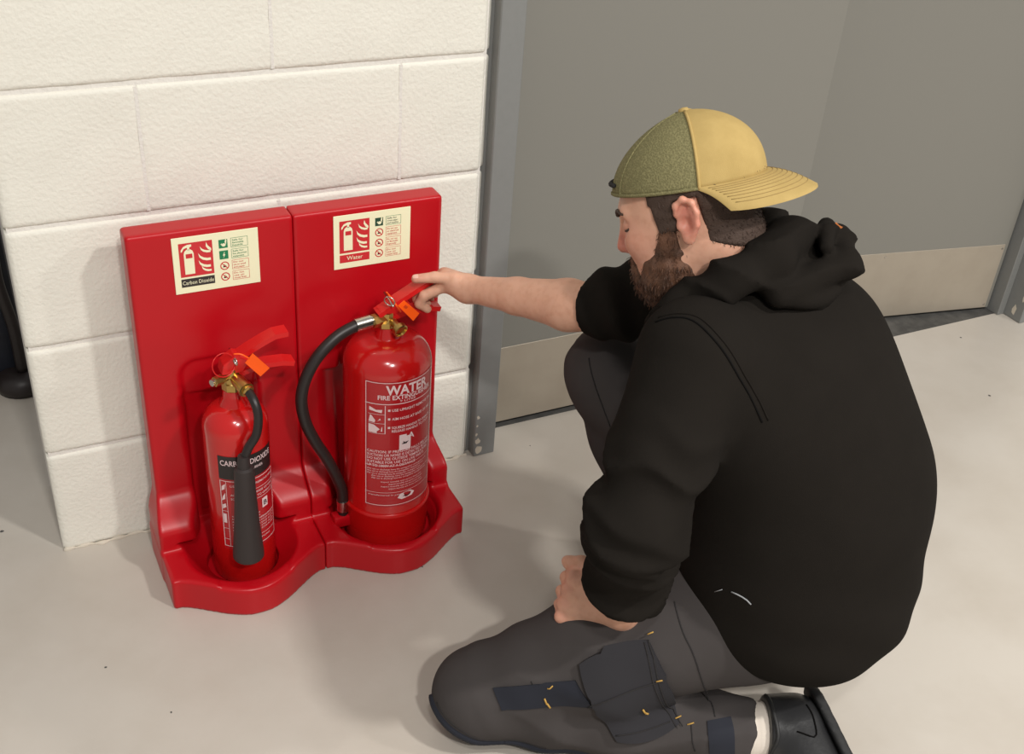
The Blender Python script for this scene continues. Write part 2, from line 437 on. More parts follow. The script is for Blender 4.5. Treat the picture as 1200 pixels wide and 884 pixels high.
for sgn, rin, sl in ((-1, 0.066, 1.05), (1, 0.089, 0.5)):
    V, Q = mesh_sdf(stand_field(rin, sl), (-0.012, -0.32, -0.006), (0.305, -0.04, 0.70), 0.003, 1.3)
    if sgn < 0: V[:, 0] = JX-V[:, 0]; Q = Q[:, ::-1]
    else: V[:, 0] = JX+V[:, 0]
    mk('stand_half', V, Q, M_RED, stand, smooth=True, auto=50)
# ribs of the hose clip beside the water extinguisher
mk('hose_clip', *join(box(0.480, 0.522, -0.190, -0.165, 0.052, 0.078, 0.004)), M_RED, stand, smooth=True, auto=40)

# ------------------------------------------------------------------ ID signs on the stand
def sign(x0, z0, title, title_mat, rows, label):
    w, h = 0.1435, 0.1035; yb = -0.1
    r = empty('identification_sign', (x0+w/2, yb-0.0005, z0), label, 'sign', 'cream identification signs')
    mk('board', *box(x0, x0+w, yb-0.0016, yb-0.0002, z0, z0+h, 0.0004, 1), M_SIGN, r)
    D = Draw(lambda s, t, l: (x0+s*w/0.15, yb-0.0016-l, z0+t*h/0.105), 0.0)
    b = D.polys('pictogram_panel', [[(0.011, 0.031), (0.069, 0.031), (0.069, 0.094), (0.011, 0.094)]], M_SIGNRED, r, 0.0003)
    icon = [[(0.019, 0.036), (0.036, 0.036), (0.036, 0.074), (0.0345, 0.079), (0.031, 0.082), (0.024, 0.082), (0.0205, 0.079), (0.019, 0.074)],
            [(0.0255, 0.081), (0.0295, 0.081), (0.0295, 0.086), (0.033, 0.087), (0.033, 0.091), (0.026, 0.091), (0.019, 0.088), (0.0145, 0.082), (0.0145, 0.078), (0.0165, 0.079), (0.0195, 0.084), (0.0255, 0.086)]]
    D.polys('extinguisher_symbol', icon, M_SIGN, b, 0.0007)
    D.polys('symbol_window', [[(0.0222, 0.066), (0.0335, 0.066), (0.0335, 0.074), (0.0222, 0.074)]], M_SIGNRED, b, 0.0011)
    def flame(cx, cy, s, fl=1):
        up = [(-12, 8), (-8, 2), (-2, -2), (5, -4), (11, -4)]; dn = [(11, -9), (3, -9), (-5, -6), (-10, -1)]
        return [(cx+a*s, cy+bq*s) for a, bq in up+dn]
    fl = []
    for cx, cy, s in ((0.0565, 0.079, 0.00078), (0.0545, 0.0655, 0.00092), (0.054, 0.0525, 0.00088), (0.0565, 0.043, 0.00072)):
        p = flame(cx, cy, s)
        n = len(p)
        fl += [[p[i], p[i+1], p[n-1-i-1+0] if i < 3 else p[5], p[n-1-i]] for i in range(0, 4)]
    fl += [[(0.0585, 0.0915), (0.061, 0.085), (0.0665, 0.079), (0.0665, 0.0745), (0.061, 0.078), (0.0575, 0.084)]]
    D.polys('flame_symbol', fl, M_SIGN, b, 0.0007)
    tb = D.polys('title_panel', [[(0.011, 0.012), (0.069, 0.012), (0.069, 0.0275), (0.011, 0.0275)]], title_mat, r, 0.0003)
    wt = 0.054 if len(title) > 8 else 0.031
    D.text('title_text', [(title, 0.040-wt/2, 0.0165, 0.0075 if len(title) > 8 else 0.0085, wt, 0.0)], M_SIGN, tb, 0.0007)
    for i, (kind, colr, lines) in enumerate(rows):
        t = 0.0835-i*0.0208
        if kind == 'green':
            g = D.polys('symbol_tile', [[(0.080, t-0.008), (0.0955, t-0.008), (0.0955, t+0.008), (0.080, t+0.008)]], colr, r, 0.0003)
            if i == 0:
                D.polys('symbol_mark', [ell(0.0885, t-0.002, 0.0035, 0.003), [(0.0905, t+0.003), (0.0925, t-0.002), (0.094, t+0.006), (0.0925, t+0.010)],
                        [(0.083, t-0.0005), (0.085, t-0.0025), (0.0855, t+0.0015)]], M_SIGN, g, 0.0007)
            else:
                D.polys('symbol_mark', [[(0.089, t+0.006), (0.0855, t-0.001), (0.0877, t-0.001), (0.0865, t-0.006), (0.0905, t+0.0012), (0.0882, t+0.0012), (0.0895, t+0.006)]], M_SIGN, g, 0.0007)
        else:
            g = D.polys('prohibition_ring', ring_polys(0.088, t, 0.0062, 0.008)+[[(0.0832, t+0.004), (0.0842, t+0.005), (0.0928, t-0.004), (0.0918, t-0.005)]], M_SIGNRED, r, 0.0003)
            D.polys('symbol_mark', [[(0.0845, t-0.003), (0.0915, t-0.003), (0.090, t+0.001), (0.0885, t-0.0005), (0.0878, t+0.0038), (0.086, t+0.0002)]], M_SIGNBLACK, g, 0.0001)
        fr = D.polys('text_frame', D.frame(0.101, t-0.0088, 0.131, t+0.0088, 0.0006), M_SIGNGREEN if kind == 'green' else M_SIGNRED, r, 0.0003)
        D.text('small_text', [(ln, 0.1035, t+0.0031-0.0048*k, 0.0033, 0.0135+0.0016*len(ln)*0.45, 0.006) for k, ln in enumerate(lines)],
               colr if kind == 'green' else M_SIGNRED, fr, 0.0004)
    return r, D
sign(0.241, 0.570, 'Carbon Dioxide', M_SIGNBLACK, [('green', M_SIGNGREEN, ('Safe for', 'flammable', 'liquids')), ('green', M_SIGNGREEN, ('Safe for', 'live electrical', 'equipment')),
     ('red', M_SIGNRED, ('Do not', 'use on wood', 'and paper')), ('red', M_SIGNRED, ('Do not', 'use on', 'metal fires'))],
     'cream sign reading Carbon Dioxide, on left half of the red stand')
M_SIGNDKGREEN = mat('sign_dark_green', lin(40, 74, 56), 0.45)
sign(0.517, 0.570, 'Water', M_SIGNRED, [('green', M_SIGNDKGREEN, ('Safe for', 'wood, paper', 'and textiles')), ('red', M_SIGNRED, ('Do not use', 'on electrical', 'equipment')),
     ('red', M_SIGNRED, ('Do not use', 'on flammable', 'liquids')), ('red', M_SIGNRED, ('Do not', 'use on', 'metal fires'))],
     'cream sign reading Water, on right half of the red stand')

# ------------------------------------------------------------------ extinguishers
def arc(cx0, cz0, r, a0, a1, n): return [(cx0+r*math.cos(a0+(a1-a0)*i/n), cz0+r*math.sin(a0+(a1-a0)*i/n)) for i in range(n+1)]
def put_cyl(cx, cy, r): return lambda s, t, l: (cx+(r+l)*math.sin(s/r), cy-(r+l)*math.cos(s/r), t)
def tag_quad(a, b, c, d, th=0.0012):
    """thin slab from four corners"""
    a, b, c, d = [np.array(q, float) for q in (a, b, c, d)]; n = np.cross(b-a, d-a); n = n/np.linalg.norm(n)*th/2
    V = [a-n, b-n, c-n, d-n, a+n, b+n, c+n, d+n]
    return V, [[0, 3, 2, 1], [4, 5, 6, 7], [0, 1, 5, 4], [1, 2, 6, 5], [2, 3, 7, 6], [3, 0, 4, 7]]
def ringtube(c, n, r, rr, seg=22, a0=0, a1=2*math.pi):
    n = np.array(n, float); n /= np.linalg.norm(n); a = np.cross(n, [0.3, 0.9, 0.1]); a /= np.linalg.norm(a); b = np.cross(n, a)
    return tube([np.array(c)+r*(math.cos(a0+(a1-a0)*i/seg)*a+math.sin(a0+(a1-a0)*i/seg)*b) for i in range(seg+1)], rr, 6, 1, False)
def channel(poly_top, width, th, cy):
    """lever: a bent strip with turned-down sides; poly_top = list of (x, z)"""
    V, Fc = [], []
    sec = [(-width/2, -0.009), (-width/2, 0), (width/2, 0), (width/2, -0.009), (width/2-th, -0.009), (width/2-th, -th), (-width/2+th, -th), (-width/2+th, -0.009)]
    for i, (x, z) in enumerate(poly_top):
        a = poly_top[max(i-1, 0)]; b = poly_top[min(i+1, len(poly_top)-1)]
        t = np.array([b[0]-a[0], b[1]-a[1]]); t /= np.linalg.norm(t); n = np.array([-t[1], t[0]])
        for w, d in sec: V.append((x+n[0]*d, cy+w, z+n[1]*d))
    k = len(sec)
    for i in range(len(poly_top)-1):
        for j in range(k): Fc.append([i*k+j, i*k+(j+1) % k, (i+1)*k+(j+1) % k, (i+1)*k+j])
    Fc.append(list(range(k))); Fc.append([(len(poly_top)-1)*k+j for j in range(k)][::-1])
    return V, Fc
# ---- carbon dioxide
cx, cy, cr = 0.3055, -0.18, 0.0575
co2 = empty('fire_extinguisher', (cx, cy, 0.014), 'slim red carbon dioxide extinguisher with black discharge horn, in left bay of the red stand', 'fire extinguisher')
prof = [(0.001, 0.0145), (0.05, 0.0145), (cr-0.002, 0.017), (cr, 0.022), (cr, 0.345)]+[(cr*math.cos(a)**0.85, 0.345+0.047*math.sin(a)) for a in np.linspace(0.1, 1.18, 12)]+[(0.0235, 0.394), (0.0185, 0.402), (0.0175, 0.418), (0.001, 0.418)]
mk('body', *lathe(prof, cx, cy, 64), M_REDCYL, co2, smooth=True, auto=45)
mk('valve', *join(lathe([(0.016, 0.416), (0.0185, 0.419), (0.0185, 0.432), (0.0165, 0.434), (0.0165, 0.462), (0.001, 0.464)], cx, cy, 8),
     lathe_dir([(0.010, 0), (0.012, 0.012), (0.012, 0.03), (0.0135, 0.031), (0.0135, 0.04), (0.001, 0.041)], (cx+0.003, cy-0.008, 0.444), (cx+0.016, cy-0.06, 0.437), 12)), M_BRASS, co2, smooth=True, auto=35)
mk('burst_disc_plug', *join(lathe_dir([(0.007, 0), (0.007, 0.014), (0.0088, 0.014), (0.0088, 0.03), (0.005, 0.031), (0.001, 0.031)], (cx-0.008, cy-0.008, 0.448), (cx-0.05, cy-0.03, 0.452), 6)), M_BRASS, co2)
mk('plug_tip', *lathe_dir([(0.006, 0), (0.006, 0.006), (0.001, 0.0065)], (cx-0.0345, cy-0.0215, 0.4505), (cx-0.06, cy-0.035, 0.4525), 10), M_STEEL, co2)
mk('lever_bracket', *join(prism([(cx-0.02, 0.455), (cx+0.016, 0.455), (cx+0.03, 0.478), (cx+0.005, 0.489), (cx-0.016, 0.474)], cy-0.0152, cy+0.0152, 0.002)), M_REDHND, co2)
lv = mk('lever', *channel([(cx-0.014, 0.468), (cx+0.005, 0.482), (cx+0.03, 0.496), (cx+0.055, 0.508), (cx+0.075, 0.516), (cx+0.098, 0.517)], 0.027, 0.002, cy), M_REDHND, co2)
mk('carry_handle', *channel([(cx+0.006, 0.452), (cx+0.03, 0.459), (cx+0.06, 0.462), (cx+0.09, 0.460), (cx+0.108, 0.455)], 0.025, 0.002, cy), M_REDHND, co2)
mk('safety_pin_ring', *ringtube((cx-0.016, cy-0.018, 0.478), (0.25, -1, 0.3), 0.0205, 0.0011), M_REDHND, co2, smooth=True)
mk('safety_pin', *join(tube([(cx+0.002, cy-0.026, 0.482), (cx+0.004, cy+0.02, 0.484)], 0.0018, 8, 2, False), ringtube((cx+0.002, cy-0.027, 0.486), (1, 0.2, 0), 0.006, 0.0012, 14)), M_STEEL, co2, smooth=True)
tg = mk('seal_tag', *tag_quad((0.3212, -0.2165, 0.4865), (0.335, -0.2155, 0.502), (0.3625, -0.2135, 0.4656), (0.3456, -0.2155, 0.4538)), M_ORANGE, co2)
mk('tag_tail', *tube([(0.329, -0.216, 0.493), (0.316, -0.214, 0.503), (0.305, -0.209, 0.503)], 0.0015, 6, 6), M_ORANGE, tg, smooth=True)
hz = mk('hose', *tube([(cx+0.0145, cy-0.044, 0.4385), (cx+0.019, cy-0.068, 0.428), (cx+0.0215, cy-0.079, 0.405), (cx+0.016, cy-0.081, 0.37), (cx+0.001, cy-0.081, 0.345), (cx-0.008, cy-0.082, 0.322), (cx-0.0095, cy-0.083, 0.312)], 0.0078, 14, 8), M_RUBBER, co2, smooth=True)
mk('hose_collar', *lathe_dir([(0.009, 0), (0.0105, 0.004), (0.0105, 0.012), (0.008, 0.014)], (cx+0.013, cy-0.038, 0.441), (cx+0.0165, cy-0.055, 0.4345), 14), M_BRASS, hz, smooth=True, auto=40)
mk('discharge_horn', *lathe_dir([(0.001, -0.026), (0.0095, -0.026), (0.0105, -0.018), (0.0115, -0.003), (0.0165, 0.0), (0.0175, 0.006), (0.0185, 0.05), (0.0225, 0.12), (0.0275, 0.182), (0.0275, 0.19), (0.0262, 0.192), (0.0245, 0.19), (0.018, 0.12), (0.001, 0.10)],
     (cx-0.0095, cy-0.083, 0.306), (cx-0.0165, cy-0.094, 0.0), 28), M_HORN, co2, smooth=True, auto=40)
D = Draw(put_cyl(cx, cy, cr), 0.0005)
s0, s1 = math.radians(-49)*cr, math.radians(60)*cr
lb = mk('label', [D.put(s0+(s1-s0)*i/24, t, 0.0004) for i in range(25) for t in (0.100, 0.262)], [[2*i, 2*i+2, 2*i+3, 2*i+1] for i in range(24)], M_REDLBL, co2)
bd = mk('title_band', [D.put(s0+(s1-s0)*i/24, t, 0.0006) for i in range(25) for t in (0.262, 0.312)], [[2*i, 2*i+2, 2*i+3, 2*i+1] for i in range(24)], M_BLACKLBL, co2)
D.text('title_text', [('CARBON DIOXIDE', -0.0445, 0.2925, 0.0115, 0.098, 0.012), ('EXTINGUISHER', -0.010, 0.2805, 0.0055, 0.042, 0.006), ('2 kg', 0.0, 0.271, 0.0045, None, 0.0)], M_PRINT, bd, 0.0008)
D.polys('border', D.frame(s0+0.001, 0.108, s1-0.002, 0.259, 0.0013)+D.strips([(s0+0.012, 0.108, s0+0.0128, 0.259)]+[(s0+0.001, z, s0+0.012, z+0.0008) for z in (0.19, 0.15, 0.125)]+[(0.006, z, s1-0.002, z+0.0008) for z in (0.235, 0.212, 0.166, 0.128)]), M_PRINT, lb, 0.0008)
D.polys('pictogram', [[(-0.046, 0.236), (-0.040, 0.240), (-0.038, 0.252), (-0.045, 0.246)], [(-0.047, 0.213), (-0.040, 0.218), (-0.039, 0.232), (-0.044, 0.224)], [(-0.046, 0.195), (-0.039, 0.2), (-0.04, 0.208), (-0.046, 0.204)],
        [(-0.046, 0.163), (-0.04, 0.163), (-0.04, 0.184), (-0.046, 0.184)]], M_PRINT, lb, 0.0008)
D.polys('class_mark', [[(0.026, 0.185), (0.039, 0.185), (0.039, 0.206), (0.026, 0.206)]], M_PRINT, lb, 0.0008)
D.text('class_letter', [('B', 0.0295, 0.19, 0.011, None, 0.01)], M_BLACKLBL, lb, 0.0011)
D.text('small_text', [('USE UPRIGHT REMOVE PIN', -0.030, 0.246, 0.0045, 0.084, 0.004), ('AIM HORN AT BASE OF FIRE', -0.030, 0.226, 0.0045, 0.084, 0.004), ('SQUEEZE LEVER TO OPERATE', -0.030, 0.217, 0.0045, 0.084, 0.004)], M_PRINT, lb, 0.0008)
D.text('caution_text', [('RELEASE LEVER TO STOP FLOW', -0.030, 0.178-0.0065*i, 0.0035, 0.05 if i < 2 else 0.084, 0.0) for i in range(7)], M_PRINT, lb, 0.0008)
D.text('warning_text', [('DO NOT HOLD HORN', -0.030, 0.119, 0.0035, 0.07, 0.0)], M_PRINT, lb, 0.0008)
# ---- water
cx, cy, cr = 0.591, -0.175, 0.081
wat = empty('fire_extinguisher', (cx, cy, 0.014), 'wide red water extinguisher with looped black hose, in right bay of the red stand', 'fire extinguisher')
prof = [(0.001, 0.03), (cr, 0.03), (cr, 0.412)]+[(0.022+(cr-0.022)*math.cos(a)**0.8, 0.412+0.05*math.sin(a)) for a in np.linspace(0.08, 1.5, 16)]+[(0.0235, 0.4625), (0.022, 0.464), (0.017, 0.484), (0.001, 0.485)]
mk('body', *lathe(prof, cx, cy, 72), M_REDCYL, wat, smooth=True, auto=45)
mk('base_skirt', *lathe([(0.001, 0.0145), (0.074, 0.0145), (0.0775, 0.018), (0.0785, 0.03), (0.0815, 0.06), (0.083, 0.1), (0.0848, 0.104), (0.0848, 0.109), (0.083, 0.111), (0.079, 0.111), (0.001, 0.111)], cx, cy, 72), M_REDSKIRT, wat, smooth=True, auto=45)
mk('valve', *join(lathe([(0.015, 0.483), (0.019, 0.486), (0.019, 0.496), (0.016, 0.498), (0.016, 0.514), (0.001, 0.515)], cx-0.004, cy, 8),
    lathe_dir([(0.011, 0), (0.011, 0.02), (0.0125, 0.021), (0.0125, 0.03), (0.001, 0.03)], (cx-0.006, cy-0.004, 0.502), (cx-0.06, cy-0.02, 0.5065), 6)), M_BRASS, wat)
mk('pressure_gauge', *join(lathe_dir([(0.007, 0), (0.007, 0.02), (0.0135, 0.022), (0.0135, 0.031), (0.0115, 0.032), (0.0105, 0.0285), (0.001, 0.0285)], (cx+0.004, cy-0.008, 0.498), (cx+0.016, cy-0.06, 0.482), 20)), M_BRASS, wat, smooth=True, auto=40)
mk('lever_bracket', *prism([(cx-0.022, 0.51), (cx+0.02, 0.508), (cx+0.04, 0.524), (cx+0.012, 0.536), (cx-0.02, 0.520)], cy-0.0125, cy+0.0125, 0.002), M_REDHND, wat)
mk('lever', *channel([(cx-0.024, 0.517), (cx-0.005, 0.528), (cx+0.02, 0.542), (cx+0.045, 0.555), (cx+0.068, 0.566), (cx+0.085, 0.572)], 0.026, 0.002, cy-0.002), M_REDHND, wat)
mk('carry_handle', *channel([(cx+0.004, 0.508), (cx+0.03, 0.513), (cx+0.06, 0.514), (cx+0.082, 0.513), (cx+0.098, 0.509)], 0.025, 0.002, cy), M_REDHND, wat)
mk('safety_pin', *join(tube([(cx-0.002, cy-0.03, 0.538), (cx, cy+0.02, 0.54)], 0.0017, 8, 2, False), ringtube((cx-0.006, cy-0.022, 0.545), (0.6, 0.6, 0.2), 0.010, 0.0012, 16)), M_STEEL, wat, smooth=True)
tg = mk('seal_tag', *tag_quad((0.5929, -0.217, 0.5451), (0.6045, -0.2155, 0.5533), (0.6352, -0.2125, 0.5199), (0.6225, -0.2155, 0.5085)), M_ORANGE, wat)
mk('tag_band', *ringtube((cx+0.008, cy-0.005, 0.532), (0.87, 0, 0.5), 0.021, 0.0016, 22), M_ORANGE, tg, smooth=True)
mk('tag_print', *tag_quad((0.603, -0.2168, 0.5415), (0.607, -0.2163, 0.5445), (0.612, -0.2158, 0.539), (0.608, -0.2163, 0.536), 0.0016), mat('tag_print', lin(205, 60, 8), 0.5), tg)
hz = mk('hose', *tube([(0.551, -0.187, 0.5055), (0.527, -0.19, 0.504), (0.490, -0.195, 0.492), (0.454, -0.2, 0.464), (0.430, -0.202, 0.426), (0.419, -0.203, 0.383), (0.424, -0.203, 0.335), (0.441, -0.2, 0.285), (0.464, -0.193, 0.235), (0.484, -0.186, 0.185), (0.498, -0.18, 0.14), (0.501, -0.178, 0.105)], 0.0107, 16, 8), M_RUBBER, wat, smooth=True)
mk('hose_ferrule', *lathe_dir([(0.010, -0.012), (0.0122, -0.012), (0.0122, 0.018), (0.0095, 0.02), (0.009, 0.028)], (0.535, -0.1893, 0.505), (0.56, -0.1855, 0.5055), 18), M_STEEL, hz, smooth=True, auto=40)
mk('hose_nozzle', *lathe_dir([(0.0105, -0.012), (0.012, -0.012), (0.012, 0.012), (0.0105, 0.013)], (0.501, -0.178, 0.1), (0.502, -0.177, 0.06), 18), M_STEEL, hz, smooth=True, auto=40)
mk('nozzle_tip', *lathe_dir([(0.0098, 0.0), (0.0098, 0.03), (0.007, 0.033)], (0.501, -0.178, 0.09), (0.502, -0.177, 0.05), 16), M_RUBBER, hz, smooth=True, auto=40)
D = Draw(put_cyl(cx, cy, cr), 0.0005)
s0, s1 = math.radians(-49.5)*cr, math.radians(52)*cr
lb = mk('label', [D.put(s0+(s1-s0)*i/28, t, 0.0004) for i in range(29) for t in (0.130, 0.414)], [[2*i, 2*i+2, 2*i+3, 2*i+1] for i in range(28)], M_REDLBL, wat)
dg = lambda a: math.radians(a)*cr
D.polys('border', D.frame(s0+0.0005, 0.1345, s1, 0.4125, 0.0014)+D.strips([(s0, 0.366, s1, 0.3676), (s0, 0.228, s1, 0.2287), (s0, 0.165, s1, 0.1657), (dg(-24), 0.302, dg(-23), 0.364), (s0+0.006, 0.302, dg(-23), 0.3027), (s0+0.006, 0.344, dg(-23), 0.3447), (s0+0.006, 0.324, dg(-23), 0.3247)], 14), M_PRINT, lb, 0.0008)
D.text('title_text', [('WATER', dg(-23), 0.3875, 0.0195, dg(60), 0.03), ('FIRE EXTINGUISHER', dg(-33), 0.3765, 0.0095, dg(78), 0.02), ('9 LITRE', dg(-5), 0.3705, 0.0045, dg(22), 0.0)], M_PRINT, lb, 0.0008)
D.text('instruction_text', [('USE UPRIGHT REMOVE PIN', dg(-15), 0.351, 0.0058, dg(62), 0.012), ('AIM HOSE AT BASE OF FIRE', dg(-15), 0.332, 0.0058, dg(62), 0.012), ('SQUEEZE HANDLE TO OPERATE', dg(-15), 0.313, 0.0055, dg(62), 0.012), ('RELEASE HANDLE TO STOP', dg(-15), 0.305, 0.0055, dg(58), 0.012)], M_PRINT, lb, 0.0008)
D.polys('bullet', [[(dg(-20), z), (dg(-17), z), (dg(-17), z+0.0045), (dg(-20), z+0.0045)] for z in (0.3515, 0.3325, 0.3135)], M_PRINT, lb, 0.0008)
D.polys('pictogram', [[(dg(-44), 0.352), (dg(-36), 0.350), (dg(-28), 0.348), (dg(-27), 0.355), (dg(-35), 0.354), (dg(-44), 0.360)], [(dg(-45), 0.327), (dg(-37), 0.326), (dg(-36), 0.331), (dg(-41), 0.341), (dg(-43), 0.342)], [(dg(-33), 0.33), (dg(-29), 0.333), (dg(-30), 0.336)],
        [(dg(-45), 0.304), (dg(-34), 0.303), (dg(-34), 0.307), (dg(-30), 0.312), (dg(-38), 0.321), (dg(-45), 0.322)], [(dg(-29), 0.307), (dg(-27), 0.307), (dg(-27), 0.318), (dg(-28), 0.316)]], M_PRINT, lb, 0.0008)
D.polys('class_mark', [[(dg(-5), 0.262), (dg(11), 0.262), (dg(11), 0.293), (dg(5), 0.293), (dg(5), 0.297), (dg(-5), 0.297)]], M_PRINT, lb, 0.0008)
D.polys('class_fire', [[(dg(-2), 0.276), (dg(5), 0.276), (dg(8), 0.281), (dg(3), 0.2795), (dg(0), 0.283), (dg(1), 0.279)]], M_BLACKLBL, lb, 0.0011)
D.text('class_letter', [('A', dg(7), 0.286, 0.013, None, 0.02)], M_PRINT, lb, 0.0011)
D.text('caution_text', [('CAUTION: IF PRESSURE FALLS BELOW', dg(-47), 0.2585, 0.0058, dg(94), 0.012), ('SUCTION OR NOISE IS DETECTED RETURN', dg(-47), 0.2505, 0.0058, dg(94), 0.012), ('DO NOT USE OUTSIDE TEMPERATURE', dg(-47), 0.2425, 0.0058, dg(90), 0.012), ('SUITABLE FOR USE ON LIVE PARTS', dg(-47), 0.2345, 0.0058, dg(82), 0.012), ('UP TO 1000V AT A DISTANCE', dg(-47), 0.2265, 0.0058, dg(66), 0.012)], M_PRINT, lb, 0.0008)
D.text('service_text', [('after use or discharge have the extinguisher recharged at once', dg(-47+(6 if i > 2 else 0)), 0.219-0.0052*i, 0.0036, dg(88-6*(i % 3)), 0.0) for i in range(5)], M_PRINT, lb, 0.0008)
D.text('inspection_text', [('inspect monthly and service every year', dg(-28+10*(i % 2)), 0.190-0.0055*i, 0.0034, dg(60-8*(i % 2)), 0.0) for i in range(4)], M_PRINT, lb, 0.0008)
D.text('date_text', [('manufactured in year', dg(-45), 0.158, 0.0034, dg(44), 0.0)], M_PRINT, lb, 0.0008)
D.polys('maker_badge', [[(dg(-6), 0.151), (dg(0), 0.146), (dg(15), 0.149), (dg(19), 0.156), (dg(13), 0.163), (dg(-2), 0.160)]], M_PRINT, lb, 0.0008)
D.polys('badge_mark', [[(dg(1), 0.152), (dg(5), 0.156), (dg(8), 0.153), (dg(12), 0.157), (dg(12), 0.1545), (dg(8), 0.1505), (dg(5), 0.153)]], M_BLACKLBL, lb, 0.0011)

# ================================================================== the person
M_HOOD = mat('black_fleece', lin(31, 28, 25), 1.0, spec=0.05, bump=(700, 0.3, 0.0008), noise=(14, 0.35))
M_TROUS = mat('grey_work_fabric', lin(70, 66, 65), 0.95, spec=0.1, bump=(1200, 0.25, 0.0004), noise=(9, 0.3))
M_POCK = mat('charcoal_fabric', lin(47, 46, 49), 0.88, spec=0.2, bump=(1500, 0.3, 0.0004))
M_NAVY = mat('navy_stretch_panel', lin(36, 38, 46), 0.8, spec=0.25)
M_THREAD = mat('yellow_thread', lin(186, 146, 70), 0.7)
M_SEAM = mat('dark_seam', lin(50, 48, 48), 0.9, spec=0.1)
M_SEAMBLK = mat('black_seam', lin(14, 13, 12), 0.95, spec=0.1)
M_HAIR = mat('brown_hair', lin(62, 45, 35), 0.75, bump=(420, 0.6, 0.002))
M_BEARD = mat('auburn_beard', lin(96, 63, 43), 0.75, noise=(40, 0.9, lin(58, 41, 31)), bump=(380, 0.7, 0.002))
M_SHOE = mat('black_leather', lin(40, 40, 41), 0.33, bump=(160, 0.3, 0.0008))
M_SOLE = mat('black_sole', lin(28, 28, 28), 0.6)
M_SOCK = mat('white_sock', lin(214, 204, 192), 0.95, bump=(500, 0.4, 0.001))
M_CAPY = mat('tan_canvas', lin(178, 153, 98), 0.9, spec=0.15, noise=(22, 0.55, lin(158, 134, 82)), bump=(700, 0.3, 0.0006))
M_CAPG = mat('olive_mesh', lin(128, 122, 76), 0.9, spec=0.2)
M_EYE = mat('eye_white', lin(225, 215, 205), 0.15)
M_IRIS = mat('iris', lin(70, 60, 50), 0.15)
def cap_mesh_bump(m):
    nt = m.node_tree; b = nt.nodes['Principled BSDF']; tc = nt.nodes.new('ShaderNodeTexCoord')
    vo = nt.nodes.new('ShaderNodeTexVoronoi'); vo.inputs['Scale'].default_value = 430; nt.links.new(tc.outputs['Object'], vo.inputs['Vector'])
    mx = nt.nodes.new('ShaderNodeMix'); mx.data_type = 'RGBA'; mx.inputs['A'].default_value = lin(98, 94, 64); mx.inputs['B'].default_value = lin(138, 132, 94)
    nt.links.new(vo.outputs['Distance'], mx.inputs['Factor']); nt.links.new(mx.outputs['Result'], b.inputs['Base Color'])
    bp = nt.nodes.new('ShaderNodeBump'); bp.inputs['Strength'].default_value = 0.5; bp.inputs['Distance'].default_value = 0.001
    nt.links.new(vo.outputs['Distance'], bp.inputs['Height']); nt.links.new(bp.outputs['Normal'], b.inputs['Normal'])
cap_mesh_bump(M_CAPG)
def skin_material():
    m = bpy.data.materials.new('skin'); m.use_nodes = True; nt = m.node_tree; b = nt.nodes['Principled BSDF']
    at = nt.nodes.new('ShaderNodeAttribute'); at.attribute_name = 'tint'
    nz = nt.nodes.new('ShaderNodeTexNoise'); nz.inputs['Scale'].default_value = 90; nz.inputs['Detail'].default_value = 5
    tc = nt.nodes.new('ShaderNodeTexCoord'); nt.links.new(tc.outputs['Object'], nz.inputs['Vector'])
    mx = nt.nodes.new('ShaderNodeMix'); mx.data_type = 'RGBA'; mx.blend_type = 'MULTIPLY'; mx.inputs['B'].default_value = (0.80, 0.70, 0.64, 1)
    rm = nt.nodes.new('ShaderNodeMapRange'); rm.inputs['From Min'].default_value = 0.45; rm.inputs['From Max'].default_value = 0.75; rm.inputs['To Max'].default_value = 0.5
    nt.links.new(nz.outputs['Fac'], rm.inputs['Value']); nt.links.new(rm.outputs['Result'], mx.inputs['Factor'])
    nt.links.new(at.outputs['Color'], mx.inputs['A']); nt.links.new(mx.outputs['Result'], b.inputs['Base Color'])
    b.inputs['Roughness'].default_value = 0.48; b.inputs['Specular IOR Level'].default_value = 0.4
    b.inputs['Subsurface Weight'].default_value = 0.12; b.inputs['Subsurface Radius'].default_value = (0.01, 0.004, 0.002); b.inputs['Subsurface Scale'].default_value = 0.5
    bp = nt.nodes.new('ShaderNodeBump'); bp.inputs['Strength'].default_value = 0.12; bp.inputs['Distance'].default_value = 0.001
    nt.links.new(nz.outputs['Fac'], bp.inputs['Height']); nt.links.new(bp.outputs['Normal'], b.inputs['Normal'])
    return m
M_SKIN = skin_material()
#POSE-BEGIN
A3 = lambda *q: np.array(q, float)
HO = A3(0.8495, -0.6622, 0.8772)                       # between the ears
HF = A3(-0.67956, 0.60607, -0.41337); HL = A3(-0.71472, -0.67403, 0.18671); HU = A3(-0.16547, 0.42232, 0.89121)
HAX = np.stack([HF, HL, HU])
def hw(a, b, c): return HO+HF*a+HL*b+HU*c
C7 = A3(0.94, -0.70, 0.77)
PEL = A3(1.02, -0.80, 0.25); LHIP = A3(0.93, -0.835, 0.26); RHIP = A3(1.08, -0.735, 0.26)
LKNEE = A3(0.557, -0.688, 0.076); LANK = A3(0.925, -0.92, 0.065)
RKNEE = A3(0.897, -0.437, 0.475); RANK = A3(1.035, -0.505, 0.085)
LSH = A3(0.785, -0.80, 0.745); LELB = A3(0.670, -0.880, 0.547); LWR = A3(0.742, -0.79, 0.282)
RSH = A3(1.03, -0.555, 0.715); RELB = A3(0.852, -0.468, 0.624); RWR = A3(0.718, -0.235, 0.566)
TF = A3(-0.5, 0.866, 0); TR = A3(0.866, 0.5, 0); TU = A3(0, 0, 1)
